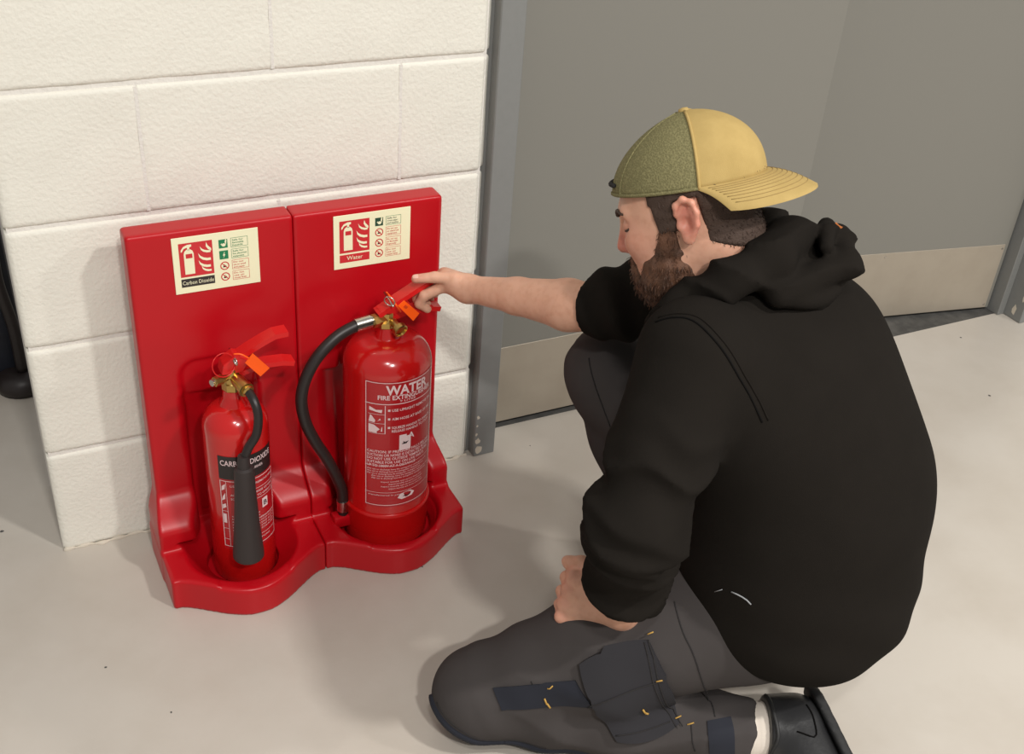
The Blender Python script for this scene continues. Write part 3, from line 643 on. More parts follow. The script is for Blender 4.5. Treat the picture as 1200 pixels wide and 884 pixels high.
def tilt(ax, deg):
    """torso axes leaned forward by deg"""
    a = math.radians(deg); f = TF*math.cos(a)-TU*math.sin(a); u = TF*math.sin(a)+TU*math.cos(a)
    return np.stack([TR, f, u])
def seg_t(p, a, b):
    d = b-a; return ((p-a)@d)/(d@d)

# ---- body: head, neck, trunk, arms and hands as one skin
RH = dict(thumb=[(0.716, -0.232, 0.571, 0.0125), (0.697, -0.222, 0.583, 0.0115), (0.667, -0.203, 0.5815, 0.0098), (0.636, -0.191, 0.5775, 0.0082)],
          index=[(0.690, -0.207, 0.564, 0.0105), (0.652, -0.194, 0.543, 0.0092), (0.645, -0.189, 0.525, 0.0085), (0.659, -0.193, 0.5135, 0.0075)],
          middle=[(0.692, -0.187, 0.568, 0.0108), (0.655, -0.169, 0.540, 0.0094), (0.650, -0.167, 0.522, 0.0086), (0.667, -0.174, 0.5115, 0.0076)],
          ring=[(0.699, -0.171, 0.565, 0.0103), (0.665, -0.150, 0.537, 0.0092), (0.663, -0.149, 0.520, 0.0084), (0.680, -0.157, 0.5105, 0.0075)],
          pinky=[(0.709, -0.160, 0.558, 0.0094), (0.682, -0.140, 0.535, 0.0082), (0.681, -0.139, 0.521, 0.0075), (0.694, -0.146, 0.5125, 0.0068)])
LHK = [A3(0.700, -0.708, 0.299), A3(0.690, -0.713, 0.279), A3(0.680, -0.720, 0.259), A3(0.673, -0.729, 0.241)]   # left knuckles
def body_field(p):
    q = (p-HO)@HAX.T
    f, l, u = q[:, 0], q[:, 1], q[:, 2]
    al = np.abs(l); qs = np.stack([f, al, u], 1); I = np.eye(3)
    near = (np.abs(f) < 0.2) & (al < 0.16) & (np.abs(u) < 0.22)
    head = np.full(len(p), 1.0); far = np.sqrt((q*q).sum(1))-0.14; head[~near] = far[~near]
    s = qs[near]
    if len(s):
        d = sd_ell(s, (-0.008, 0, 0.046), I, (0.0965, 0.0755, 0.081))
        d = smin(d, sd_ell(s, (0.036, 0, -0.018), I, (0.060, 0.062, 0.078)), 0.04)
        d = smin(d, sd_ell(s, (0.040, 0, -0.062), I, (0.050, 0.050, 0.036)), 0.03)
        d = smin(d, sd_ell(s, (0.070, 0, -0.083), I, (0.018, 0.022, 0.016)), 0.02)
        d = smin(d, sd_ell(s, (0.068, 0.034, -0.012), I, (0.024, 0.022, 0.022)), 0.02)
        d = smin(d, sd_cone(s, (0.089, 0, 0.032), (0.080, 0.036, 0.031), 0.0105, 0.009), 0.016)
        d = smax(d, -sd_ell(s, (0.099, 0.031, 0.013), I, (0.020, 0.016, 0.011)), 0.012)
        d = smin(d, sd_ell(s, (0.0805, 0.031, 0.013), I, (0.0115, 0.0135, 0.0105)), 0.003)
        d = smin(d, sd_cone(s, (0.091, 0, 0.022), (0.1075, 0, -0.019), 0.0075, 0.0098), 0.012)
        d = smin(d, sd_ell(s, (0.0975, 0.0105, -0.0225), I, (0.0095, 0.0065, 0.0068)), 0.005)
        d = smin(d, sd_ell(s, (0.0885, 0, -0.046), I, (0.0095, 0.021, 0.0062)), 0.006)
        d = smin(d, sd_ell(s, (0.0865, 0, -0.0575), I, (0.0092, 0.018, 0.0066)), 0.005)
        # ear: plate, rolled rim, hollow, lobe
        s = (s-np.array([-0.009, 0.076, 0.010]))/np.array([0.84, 1.0, 0.9])+np.array([-0.009, 0.076, 0.010])
        e = sd_ell(s, (-0.009, 0.0765, 0.010), np.array([[0.97, -0.1, 0.22], [0.1, 0.995, 0], [-0.22, 0, 0.975]]), (0.0185, 0.0075, 0.031))
        pts = [(0.008, 0.080, 0.020), (0.004, 0.0845, 0.034), (-0.010, 0.0865, 0.0415), (-0.0235, 0.0875, 0.034), (-0.0275, 0.0875, 0.018), (-0.0235, 0.0855, 0.0), (-0.013, 0.0825, -0.013)]
        for i in range(len(pts)-1): e = smin(e, sd_cone(s, pts[i], pts[i+1], 0.0038, 0.0038), 0.007)
        pts = [(-0.017, 0.0845, 0.026), (-0.0195, 0.0845, 0.012), (-0.014, 0.0835, -0.001)]
        for i in range(len(pts)-1): e = smin(e, sd_cone(s, pts[i], pts[i+1], 0.003, 0.003), 0.004)
        e = smin(e, sd_ell(s, (-0.003, 0.0785, -0.0165), I, (0.0095, 0.0058, 0.0115)), 0.006)
        e = smin(e, sd_ell(s, (0.0065, 0.0775, 0.002), I, (0.005, 0.005, 0.007)), 0.004)
        e = smax(e, -sd_ell(s, (-0.006, 0.087, 0.005), I, (0.0085, 0.010, 0.0105)), 0.005)
        d = smin(d, e, 0.004)
        head[near] = d
    d = head
    d = smin(d, sd_cone(p, hw(-0.028, 0, -0.035), A3(0.915, -0.685, 0.755), 0.060, 0.068), 0.03)
    d = smin(d, sd_cone(p, A3(0.93, -0.69, 0.75), A3(1.0, -0.78, 0.32), 0.085, 0.10), 0.03)
    d = smin(d, sd_cone(p, C7-A3(0, 0, 0.03), LSH, 0.06, 0.045), 0.03)
    d = smin(d, sd_cone(p, C7-A3(0, 0, 0.03), RSH, 0.06, 0.045), 0.03)
    d = smin(d, sd_cone(p, LSH, LELB, 0.045, 0.038), 0.02); d = smin(d, sd_cone(p, LELB, LWR, 0.038, 0.026), 0.015)
    # right arm
    d = smin(d, sd_cone(p, RSH, RELB, 0.044, 0.036), 0.02)
    m1 = RELB+(RWR-RELB)*0.25+A3(0, 0, -0.002); m2 = RELB+(RWR-RELB)*0.62
    a = sd_cone(p, RELB, m1, 0.038, 0.0435); a = smin(a, sd_cone(p, m1, m2, 0.0425, 0.0315), 0.01); a = smin(a, sd_cone(p, m2, RWR, 0.0315, 0.0225), 0.01)
    d = smin(d, a, 0.015)
    # right hand
    nr = ((p-A3(0.69, -0.19, 0.55))**2).sum(1) < 0.13**2
    s = p[nr]
    if len(s):
        h = sd_cone(s, RWR, (0.693, -0.190, 0.566), 0.0215, 0.017)
        h = smin(h, sd_cone(s, RWR, RH['index'][0][:3], 0.019, 0.0135), 0.012)
        h = smin(h, sd_cone(s, RWR, RH['ring'][0][:3], 0.019, 0.013), 0.012)
        h = smin(h, sd_cone(s, RWR+A3(0.002, 0.01, -0.004), RH['pinky'][0][:3], 0.018, 0.0115), 0.012)
        h = smin(h, sd_cone(s, RWR+A3(-0.004, 0.002, -0.002), (0.699, -0.224, 0.572), 0.0185, 0.0165), 0.012)   # thenar
        for k, c in RH.items():
            g = None
            for i in range(3):
                x = sd_cone(s, c[i][:3], c[i+1][:3], c[i][3], c[i+1][3]); g = x if g is None else smin(g, x, 0.004)
            h = smin(h, g, 0.007 if k == 'thumb' else 0.005)
        d[nr] = smin(d[nr], h, 0.012)
    # left hand: loose fist resting on the thigh
    nl = ((p-A3(0.70, -0.735, 0.28))**2).sum(1) < 0.14**2
    s = p[nl]
    if len(s):
        h = sd_cone(s, LWR, LWR*0.35+LHK[1]*0.65, 0.0265, 0.0205)
        for i in range(4):
            h = smin(h, sd_cone(s, LWR+A3(0, 0, 0.010-0.008*i), LHK[i], 0.020, 0.0128-0.0008*i), 0.011)
        back = (LHK[1]-LWR); back = back/np.linalg.norm(back)
        inn = A3(0.55, 0.80, -0.15)
        for i in range(4):
            r = 0.0105-0.0006*i; k0 = LHK[i]; k1 = k0+back*0.008+inn*0.030; k2 = k1-back*0.030+inn*0.006; k3 = k2-back*0.016-inn*0.016
            g = smin(sd_cone(s, k0, k1, r+0.0012, r), sd_cone(s, k1, k2, r, r-0.001), 0.004); g = smin(g, sd_cone(s, k2, k3, r-0.001, r-0.002), 0.004)
            h = smin(h, g, 0.004)
        t0 = LWR+A3(-0.005, 0.022, 0.022); t1 = LHK[0]+A3(0.018, 0.012, 0.012); t2 = LHK[0]+A3(0.006, 0.036, 0.0)
        h = smin(h, smin(sd_cone(s, t0, t1, 0.015, 0.0112), sd_cone(s, t1, t2, 0.0112, 0.0085), 0.005), 0.008)
        for i in range(4): h = smin(h, sd_ell(s, LHK[i], I3, (0.0128, 0.0122, 0.0115)), 0.004)
        # tendons on the back of the hand
        for i in range(3): h = smin(h, sd_cone(s, LWR+A3(-0.012, -0.012, 0.02-0.012*i), LHK[i]+A3(-0.006, -0.008, 0.0), 0.006, 0.0055), 0.008)
        d[nl] = smin(d[nl], h, 0.012)
    return d
I3 = np.eye(3)
# ---- hooded top
LAX = LELB-LSH
def torso(p):
    d = sd_ell(p, (0.985, -0.750, 0.630), tilt(0, 14), (0.225, 0.162, 0.170))
    d = smin(d, sd_ell(p, (1.035, -0.818, 0.45), tilt(0, 4), (0.207, 0.188, 0.225)), 0.08)
    d = smin(d, sd_ell(p, (1.042, -0.832, 0.285), tilt(0, -8), (0.200, 0.180, 0.135)), 0.10)
    d = smin(d, sd_cone(p, C7-A3(0.01, 0, 0.045), LSH-A3(-0.01, 0, 0.012), 0.09, 0.074), 0.05)
    d = smin(d, sd_cone(p, C7-A3(0, 0, 0.045), RSH-A3(0, 0, 0.012), 0.09, 0.07), 0.05)
    return d
def hoodie_field(p):
    d = torso(p)
    d = d+0.0035*vnoise(p, 17, 5)*sstep(0.75, 0.45, p[:, 2])
    # diagonal drag folds on the back and waist
    d = d+0.0022*np.sin(p@A3(30, 24, 52)+1.6*vnoise(p, 9, 8))*sstep(0.5, 0.28, p[:, 2])
    # left sleeve
    t1 = np.clip(seg_t(p, LSH, LELB), 0, 1.2); t2 = np.clip(seg_t(p, LELB, LWR), -0.2, 1.2)
    a = sd_cone(p, LSH, LSH*0.5+LELB*0.5, 0.080, 0.070); a = smin(a, sd_cone(p, LSH*0.5+LELB*0.5, LELB, 0.070, 0.066), 0.02)
    b = sd_cone(p, LELB, LELB*0.35+LWR*0.65, 0.066, 0.055); b = smin(b, sd_cone(p, LELB*0.35+LWR*0.65, LWR+(LWR-LELB)*0.0, 0.055, 0.036), 0.02)
    n = vnoise(p, 22, 11)
    n2 = vnoise(p, 45, 12)
    fold = lambda x: 1-2*np.abs(np.sin(x))**1.1
    a = a-0.0085*sstep(0.3, 0.85, t1)*fold(t1*10+1.7*n+0.5*n2); b = b-0.0095*sstep(1.05, 0.6, t2)*fold(t2*10+1.4*n+0.4*n2+0.6)
    sl = smin(a, b, 0.025)
    end = ((p-LWR)@((LWR-LELB)/np.linalg.norm(LWR-LELB)))+0.070
    near = sd_cone(p, LELB, LWR, 0.09, 0.09)
    sl = np.where(near < 0.03, smax(sl, end, 0.006), sl)
    d = smin(d, sl, 0.022)
    # right sleeve, pushed up to the elbow
    ax = (RELB-RSH)/np.linalg.norm(RELB-RSH); fo = (RWR-RELB)/np.linalg.norm(RWR-RELB)
    tr = np.clip(seg_t(p, RSH, RELB), 0, 1.2)
    c = sd_cone(p, RSH, RELB-ax*0.03, 0.076, 0.058); c = smin(c, sd_cone(p, RELB-ax*0.03, RELB+fo*0.055, 0.056, 0.0525), 0.02)
    c = c-0.0035*sstep(0.2, 0.6, tr)*np.sin(tr*30+2*n)
    c = np.where(sd_cone(p, RSH, RELB, 0.12, 0.12) < 0, smax(c, (p-(RELB+fo*0.028))@fo, 0.006), c)
    d = smin(d, c, 0.02)
    # hem
    hem = 0.205+0.30*((p-PEL)@TF)-p[:, 2]
    d = smax(d, hem, 0.012)
    # open neck
    return smax(d, -sd_cone(p, hw(0.0, 0, 0.02), A3(0.905, -0.675, 0.80), 0.066, 0.070), 0.012)
HOODP = [(0.800, -0.690, 0.735), (0.794, -0.742, 0.792), (0.838, -0.776, 0.838), (0.902, -0.778, 0.860), (0.964, -0.736, 0.860), (0.985, -0.665, 0.835), (0.965, -0.60, 0.80), (0.905, -0.585, 0.745)]
def hood_field(p):
    d = None
    R = [0.022, 0.026, 0.029, 0.030, 0.031, 0.031, 0.030, 0.024]
    for i in range(len(HOODP)-1):
        x = sd_cone(p, HOODP[i], HOODP[i+1], R[i], R[i+1]); d = x if d is None else smin(d, x, 0.02)
    d = smin(d, sd_ell(p, (0.985, -0.745, 0.815), tilt(0, -12), (0.115, 0.07, 0.036)), 0.02)
    d = smin(d, sd_cone(p, (0.90, -0.805, 0.818), (1.015, -0.795, 0.842), 0.022, 0.024), 0.010)
    d = smin(d, sd_cone(p, (1.015, -0.795, 0.842), (1.05, -0.735, 0.848), 0.024, 0.025), 0.016)
    d = smin(d, sd_cone(p, (0.985, -0.785, 0.868), (1.03, -0.73, 0.868), 0.015, 0.016), 0.008)
    d = d-0.0045*(1-2*np.abs(np.sin(p@A3(24, 34, 46)+1.6*vnoise(p, 18, 3)))**0.6)
    return smax(d, -sd_cone(p, hw(0.02, 0, 0.05), A3(0.90, -0.672, 0.78), 0.062, 0.062), 0.015)
# ---- work trousers
def trouser_field(p):
    n = vnoise(p, 20, 21)
    t = np.clip(seg_t(p, LHIP, LKNEE), 0, 1); ts = np.clip(seg_t(p, LKNEE, LANK), 0, 1)
    th = sd_cone(p, LHIP, LHIP*0.5+LKNEE*0.5, 0.112, 0.099); th = smin(th, sd_cone(p, LHIP*0.5+LKNEE*0.5, LKNEE, 0.099, 0.0745), 0.03)
    th = th-0.0028*np.sin(t*34+2.5*n)*sstep(0.55, 0.95, t)
    sh = sd_cone(p, LKNEE+A3(0, 0, -0.003), LKNEE*0.45+LANK*0.55, 0.073, 0.072); sh = smin(sh, sd_cone(p, LKNEE*0.45+LANK*0.55, LANK, 0.066, 0.058), 0.03)
    sh = sh-0.003*np.sin(ts*24+2.5*n)
    shc = (p-LANK)@((LANK-LKNEE)/np.linalg.norm(LANK-LKNEE))-0.012
    sh = np.where(sd_cone(p, LKNEE, LANK, 0.1, 0.1) < 0.02, smax(sh, shc, 0.004), sh)
    d = smin(th, sh, 0.012)
    d = smin(d, sd_ell(p, PEL+A3(0, 0, 0.005), tilt(0, 0), (0.18, 0.145, 0.13)), 0.05)
    r = sd_cone(p, RHIP, RKNEE, 0.105, 0.074); r2 = sd_cone(p, RKNEE, RANK, 0.072, 0.064)
    tr = np.clip(seg_t(p, RKNEE, RANK), 0, 1)
    r2 = r2-0.003*np.sin(tr*22+2*n)
    rc = (p-RANK)@((RANK-RKNEE)/np.linalg.norm(RANK-RKNEE))-0.03
    r2 = np.where(sd_cone(p, RKNEE, RANK, 0.1, 0.1) < 0.02, smax(r2, rc, 0.004), r2)
    d = smin(d, smin(r, r2, 0.02), 0.03)
    d = d-0.0016*n-0.0028*(1-2*np.abs(np.sin(p@A3(26, 40, 34)+2.2*vnoise(p, 12, 31)))**0.6)*sstep(-0.2, 0.5, vnoise(p, 9, 33))
    return smax(d, 0.0015-p[:, 2], 0.008)
#POSE-END
def grad(fn, p, e=0.0015):
    g = np.stack([fn(p+np.eye(3)[i]*e)-fn(p-np.eye(3)[i]*e) for i in range(3)], 1)
    return g/np.maximum(np.linalg.norm(g, axis=1, keepdims=True), 1e-9)
def snap(fn, p, off=0.0, it=8):
    p = np.array(p, float).reshape(-1, 3).copy()
    for _ in range(it): p -= (fn(p)-off)[:, None]*grad(fn, p)*0.9
    return p
def dense(pts, step=0.006):
    out = []
    P = crom(pts, 24)
    L = np.concatenate([[0], np.cumsum([np.linalg.norm(P[i+1]-P[i]) for i in range(len(P)-1)])])
    n = max(3, int(L[-1]/step)); P = np.array(P)
    return np.stack([np.interp(np.linspace(0, L[-1], n), L, P[:, k]) for k in range(3)], 1)
def seam(name, fn, pts, m, parent, r=0.0016, off=0.0008):
    q = snap(fn, dense(pts), off)
    return mk(name, *tube(list(q), r, 6, 1, False), m, parent, smooth=True)
def patch(name, fn, corners, m, parent, off=0.003, th=0.004, nu=14, nv=14, rnd=0.0):
    """cloth patch laid over a surface: bilinear patch of 4 corners, snapped, with thickness"""
    c = [A3(*q) for q in corners]; G = []
    for i in range(nu+1):
        for j in range(nv+1):
            a, b = i/nu, j/nv
            if rnd:
                x, y = 2*a-1, 2*b-1
                a, b = 0.5+0.5*x*math.sqrt(1-rnd*y*y/2), 0.5+0.5*y*math.sqrt(1-rnd*x*x/2)
            G.append(c[0]*(1-a)*(1-b)+c[1]*a*(1-b)+c[2]*a*b+c[3]*(1-a)*b)
    G = snap(fn, G, off); Nn = grad(fn, G); T = G+Nn*th; B = G-Nn*(off+0.002)
    k = nv+1; n = len(G)
    V = np.concatenate([T, B]); Fc = []
    for i in range(nu):
        for j in range(nv): Fc.append([i*k+j, (i+1)*k+j, (i+1)*k+j+1, i*k+j+1])
    rim = [i*k for i in range(nu+1)]+[nu*k+j for j in range(1, nv+1)]+[i*k+nv for i in range(nu-1, -1, -1)]+[j for j in range(nv-1, 0, -1)]
    for a, b in zip(rim, rim[1:]+rim[:1]): Fc.append([a, n+a, n+b, b])
    bm = bmesh.new(); vs = [bm.verts.new(x) for x in V]
    for q in Fc: bm.faces.new([vs[i] for i in q])
    for q in [x for x in bm.verts if not x.link_faces]: bm.verts.remove(q)
    bmesh.ops.recalc_face_normals(bm, faces=bm.faces[:])
    return mk(name, *bm_out(bm), m, parent, smooth=True, auto=50)

V, Q = mesh_sdf(body_field, (0.58, -0.96, 0.22), (1.14, -0.10, 1.04), 0.0026, 1.25)
person = mk('person', V, Q, M_SKIN, smooth=True, loc=(0.9, -0.78, 0.0), cat='person',
            label='person in black hoodie, grey work trousers and backwards cap, kneeling and gripping the water extinguisher')
q = (V-HO)@HAX.T
base = np.array(lin(212, 163, 138)[:3]); redd = np.array(lin(196, 112, 98)[:3]); lipc = np.array(lin(172, 96, 88)[:3])
def blob(c, r): return np.clip(1-np.sqrt((((q-np.array(c))/np.array(r))**2).sum(1)), 0, 1)
qa = q.copy(); qa[:, 1] = np.abs(qa[:, 1]); q = qa
w = np.clip(blob((0.104, 0, -0.02), (0.03, 0.03, 0.035))*1.5+blob((-0.012, 0.085, 0.01), (0.035, 0.02, 0.05))*1.0+blob((0.07, 0.04, -0.012), (0.05, 0.04, 0.045))*0.5, 0, 0.7)
for c in LHK+[np.array(RH['thumb'][3][:3])]: w = np.maximum(w, 0.6*np.clip(1-np.linalg.norm(V-c, axis=1)/0.022, 0, 1))
colr = base+(redd-base)*w[:, None]
wl = np.clip(blob((0.093, 0, -0.052), (0.02, 0.026, 0.016))*2.0, 0, 1); colr = colr+(lipc-colr)*wl[:, None]
at = person.data.color_attributes.new('tint', 'FLOAT_COLOR', 'POINT')
at.data.foreach_set('color', np.concatenate([colr, np.ones((len(V), 1))], 1).ravel())

V, Q = mesh_sdf(hoodie_field, (0.55, -1.05, 0.08), (1.30, -0.36, 0.90), 0.006, 1.4)
hoodie = mk('hoodie', V, Q, M_HOOD, person, smooth=True, label='black fleece pullover')
V, Q = mesh_sdf(hood_field, (0.74, -0.90, 0.68), (1.14, -0.52, 0.93), 0.005, 1.4)
mk('hood', V, Q, M_HOOD, hoodie, smooth=True)
V, Q = mesh_sdf(trouser_field, (0.47, -1.02, -0.012), (1.26, -0.34, 0.58), 0.006, 1.4)
trousers = mk('trousers', V, Q, M_TROUS, person, smooth=True, label='dark grey work trousers')

# ---- cap, worn backwards
cap = bpy.data.objects.new('cap', None); COL.objects.link(cap); cap.parent = person; ORG[cap] = ORG[person]; cap['label'] = 'tan and olive mesh cap worn backwards'
URIM, UTOP = 0.050, 0.143
def crown_pt(az, h, off=0.0):
    """az 0 = over the face, pi = nape; h 0 rim .. 1 top"""
    ff = 0.5+0.5*math.cos(az)
    e1 = 2.25*(1-ff)+1.95*ff; e2 = 0.60*(1-ff)+0.60*ff
    s = max(0.0, 1-h**e1)**e2
    rf, rl = 0.1065, 0.0825
    x = -0.004-0.016*h+(rf+off)*s*math.cos(az); y = (rl+off)*s*math.sin(az)
    z = URIM+(UTOP-URIM)*h+(0.0105*math.cos(az)-0.002)*(1-h)
    return hw(x, y, z+off*h)
def crown_part(name, a0, a1, m, n=30, nh=22):
    V, Fc = [], []
    hs = [1-(1-i/nh)**1.6 for i in range(nh+1)]
    for lay in (0.0, -0.0022):
        for i in range(n+1):
            for hh in hs: V.append(crown_pt(a0+(a1-a0)*i/n, hh, lay))
    k = nh+1; N = (n+1)*k
    for L in (0, N):
        for i in range(n):
            for j in range(nh):
                f4 = [L+i*k+j, L+(i+1)*k+j, L+(i+1)*k+j+1, L+i*k+j+1]; Fc.append(f4 if L == 0 else f4[::-1])
    for i in range(n): Fc.append([i*k, N+i*k, N+(i+1)*k, (i+1)*k])
    return mk(name, V, Fc, m, cap, smooth=True)
SA = math.radians(106)
for a0, a1 in ((-SA, -math.radians(38)), (-math.radians(38), math.radians(38)), (math.radians(38), SA)):
    crown_part('mesh_panel', a0, a1, M_CAPG, 18)
crown_part('canvas_panel', SA, math.pi, M_CAPY, 16); crown_part('canvas_panel', math.pi, 2*math.pi-SA, M_CAPY, 16)
for az in (SA, -SA):
    mk('seam_tape', *tube([crown_pt(az, h, 0.0006) for h in np.linspace(0.0, 0.985, 30)], 0.0022, 6, 1, False), M_CAPY, cap, smooth=True)
for az in (math.radians(38), -math.radians(38)):
    mk('seam_tape', *tube([crown_pt(az, h, 0.0004) for h in np.linspace(0.0, 0.985, 30)], 0.0013, 6, 1, False), M_CAPG, cap, smooth=True)
mk('rim_band', *tube([crown_pt(a, 0.01, -0.0004) for a in np.linspace(-SA, SA, 60)], 0.0026, 6, 1, False), M_CAPG, cap, smooth=True)
tp = hw(-0.020, 0, UTOP+0.0005)
mk('button', *lathe_dir([(0.0075, -0.003), (0.0075, 0.0), (0.006, 0.0025), (0.001, 0.0035)], tuple(tp), tuple(tp+HU), 16), M_CAPY, cap, smooth=True)
def brim_pt(s, t, off=0.0):
    th = s*1.32
    fi = -0.004-0.1065*math.cos(th); li = 0.0825*math.sin(th)
    fo = -0.052-0.118*max(0, math.cos(th*1.13))**0.75; lo_ = 0.096*math.sin(th)
    f = fi+(fo-fi)*t; l = li+(lo_-li)*t
    dist = math.hypot(f-fi, l-li)
    u = URIM-0.001-0.0105*math.cos(th)-0.60*dist-0.010*(abs(s)**2)*(t**0.8)+0.005*math.sin(t*math.pi)
    return hw(f, l, u+off)
V, Fc = [], []; ns, ntt = 40, 18
for lay in (0.0013, -0.0013):
    for i in range(ns+1):
        for j in range(ntt+1):
            t = j/ntt; rid = 0.0
            V.append(brim_pt(-1+2*i/ns, t, lay))
k = ntt+1; N = (ns+1)*k
for L in (0, N):
    for i in range(ns):
        for j in range(ntt):
            f4 = [L+i*k+j, L+(i+1)*k+j, L+(i+1)*k+j+1, L+i*k+j+1]; Fc.append(f4 if L else f4[::-1])
rim = [i*k for i in range(ns+1)]+[ns*k+j for j in range(1, k)]+[i*k+ntt for i in range(ns-1, -1, -1)]+[j for j in range(ntt-1, 0, -1)]
for a, b in zip(rim, rim[1:]+rim[:1]): Fc.append([a, b, N+b, N+a])
brim = mk('brim', V, Fc, M_CAPY, cap, smooth=True, auto=60)
M_STITCH = mat('tan_stitch', lin(150, 125, 76), 0.9)
for j in range(1, 9):
    mk('stitch_row', *tube([brim_pt(-0.93+1.86*i/44, 0.10*j+0.02, 0.0015) for i in range(45)], 0.0005, 5, 1, False), M_STITCH, brim, smooth=True)
mk('adjuster_strap', *tube([crown_pt(a, 0.16, 0.003) for a in np.linspace(-0.5, 0.5, 14)], 0.0032, 8, 1, False), M_SEAM, cap, smooth=True)

# ---- hair and beard follow the head surface
def head_local(fn):
    def g(p):
        q = (p-HO)@HAX.T; return fn(q[:, 0], np.abs(q[:, 1]), q[:, 2], p)
    return g
def bald(s):
    I = np.eye(3)
    d = sd_ell(s, (-0.008, 0, 0.046), I, (0.0965, 0.0755, 0.081))
    d = smin(d, sd_ell(s, (0.036, 0, -0.018), I, (0.060, 0.062, 0.078)), 0.04)
    d = smin(d, sd_ell(s, (0.040, 0, -0.062), I, (0.050, 0.050, 0.036)), 0.03)
    d = smin(d, sd_ell(s, (0.070, 0, -0.083), I, (0.018, 0.022, 0.016)), 0.02)
    d = smin(d, sd_ell(s, (0.0885, 0, -0.046), I, (0.0095, 0.021, 0.0062)), 0.006)
    return d
def hair_fn(f, l, u, p):
    d = bald(np.stack([f, l, u], 1))-0.0035+0.008*sstep(0.047, 0.062, u)-0.0010*vnoise(p, 260, 4)
    nape = smin(d, sd_cone(p, hw(-0.028, 0, -0.035), A3(0.915, -0.685, 0.755), 0.0615, 0.069), 0.02)
    d = nape-0.001
    m1 = np.maximum(0.018-u+0.55*np.clip(f+0.012, 0, 1)*0-0.0, f-0.034-0.25*(u-0.03))          # temple and above ear
    side = np.maximum(np.maximum(f-0.040+0.1*(0.05-u), 0.006-f), -0.004-u)                       # sideburn
    backm = np.maximum(f+0.026, -0.030-u-0.5*np.clip(-f-0.03, 0, 1))
    top = np.maximum(0.036-u, f-0.042)
    m = np.minimum(np.minimum(side, backm), top)
    return smax(smax(d, m, 0.004), u-0.066, 0.004)
V, Q = mesh_sdf(head_local(hair_fn), HO-0.17, HO+0.17, 0.0025, 1.6)
hair = mk('hair', V, Q, M_HAIR, person, smooth=True); VH = V
def beard_fn(f, l, u, p):
    d = bald(np.stack([f, l, u], 1))
    thick = 0.0022+0.006*sstep(-0.04, -0.085, u)
    d = d-thick-0.0016*vnoise(p, 230, 9)-0.002*vnoise(p, 90, 19)
    lobe = sd_ell(np.stack([f, l, u], 1), (0.064, 0, -0.098), np.eye(3), (0.022, 0.026, 0.024))-0.002*vnoise(p, 120, 3)
    d = smin(d, lobe, 0.02)
    # cheek line from sideburn to mouth corner, then down to under the lip
    cheek = u-(np.interp(f, [0.0, 0.022, 0.034, 0.042, 0.052, 0.062, 0.070, 0.076, 0.084, 0.12], [0.01, 0.012, 0.004, -0.014, -0.028, -0.035, -0.038, -0.046, -0.064, -0.072]))
    stache = np.maximum(np.abs(u+0.0375-0.10*(l-0.01))-0.005, np.maximum(0.068-f, l-0.028))
    corner = np.maximum(np.abs(l-0.027)-0.008, np.maximum(np.abs(u+0.055)-0.022, 0.06-f))
    m = np.minimum(np.minimum(cheek, stache), corner)
    backb = (0.012-0.25*np.clip(-0.02-u, 0, 1))-f
    m = np.maximum(m, backb)
    return smax(d, m, 0.005)
V, Q = mesh_sdf(head_local(beard_fn), HO-0.17, HO+0.17, 0.0025, 1.8)
beard = mk('beard', V, Q, M_BEARD, person, smooth=True)
def strands(name, fn, V, keep, count, L0, L1, flow, lift, rad, m, parent, seed):
    rs = np.random.RandomState(seed); pick = rs.choice(np.nonzero(keep)[0], count); B = V[pick]; nz = grad(fn, B)
    D = nz*lift+flow(B)+rs.normal(size=B.shape)*0.25; D /= np.linalg.norm(D, axis=1, keepdims=True)
    Ln = rs.uniform(L0, L1, count)[:, None]; sd = np.cross(D, rs.normal(size=B.shape)); sd = sd/np.linalg.norm(sd, axis=1, keepdims=True)*rad; s2 = np.cross(D, sd)
    B = B-nz*0.0008
    mid = B+D*Ln*0.55; tip = B+(D-nz*0.25)*Ln
    SV = np.stack([B+sd, B-0.5*sd+0.87*s2, B-0.5*sd-0.87*s2, mid+sd*0.8, mid-0.4*sd+0.7*s2, mid-0.4*sd-0.7*s2, tip], 1).reshape(-1, 3)
    SF = []
    for i in range(count):
        n = 7*i
        for a, b in ((0, 1), (1, 2), (2, 0)): SF += [[n+a, n+b, n+3+b, n+3+a], [n+3+a, n+3+b, n+6]]
    return mk(name, SV, SF, m, parent, kind='stuff')
ql = (V-HO)@HAX.T
BFN = head_local(beard_fn)
fl = lambda B: -HU*0.85+HF*0.35+0*B
strands('beard_strands', BFN, V, ql[:, 2] < 0.02, 2600, 0.005, 0.012, fl, 0.35, 0.00055, M_BEARD, beard, 5)
strands('beard_strands', BFN, V, ql[:, 2] < -0.05, 900, 0.008, 0.016, fl, 0.3, 0.0006, mat('beard_dark', lin(66, 43, 30), 0.7), beard, 6)
qh = (VH-HO)@HAX.T
fl2 = lambda B: -HU*0.75-HF*0.45+0*B
strands('hair_strands', head_local(hair_fn), VH, (qh[:, 2] < 0.05), 2600, 0.004, 0.009, fl2, 0.2, 0.00045, M_HAIR, hair, 7)
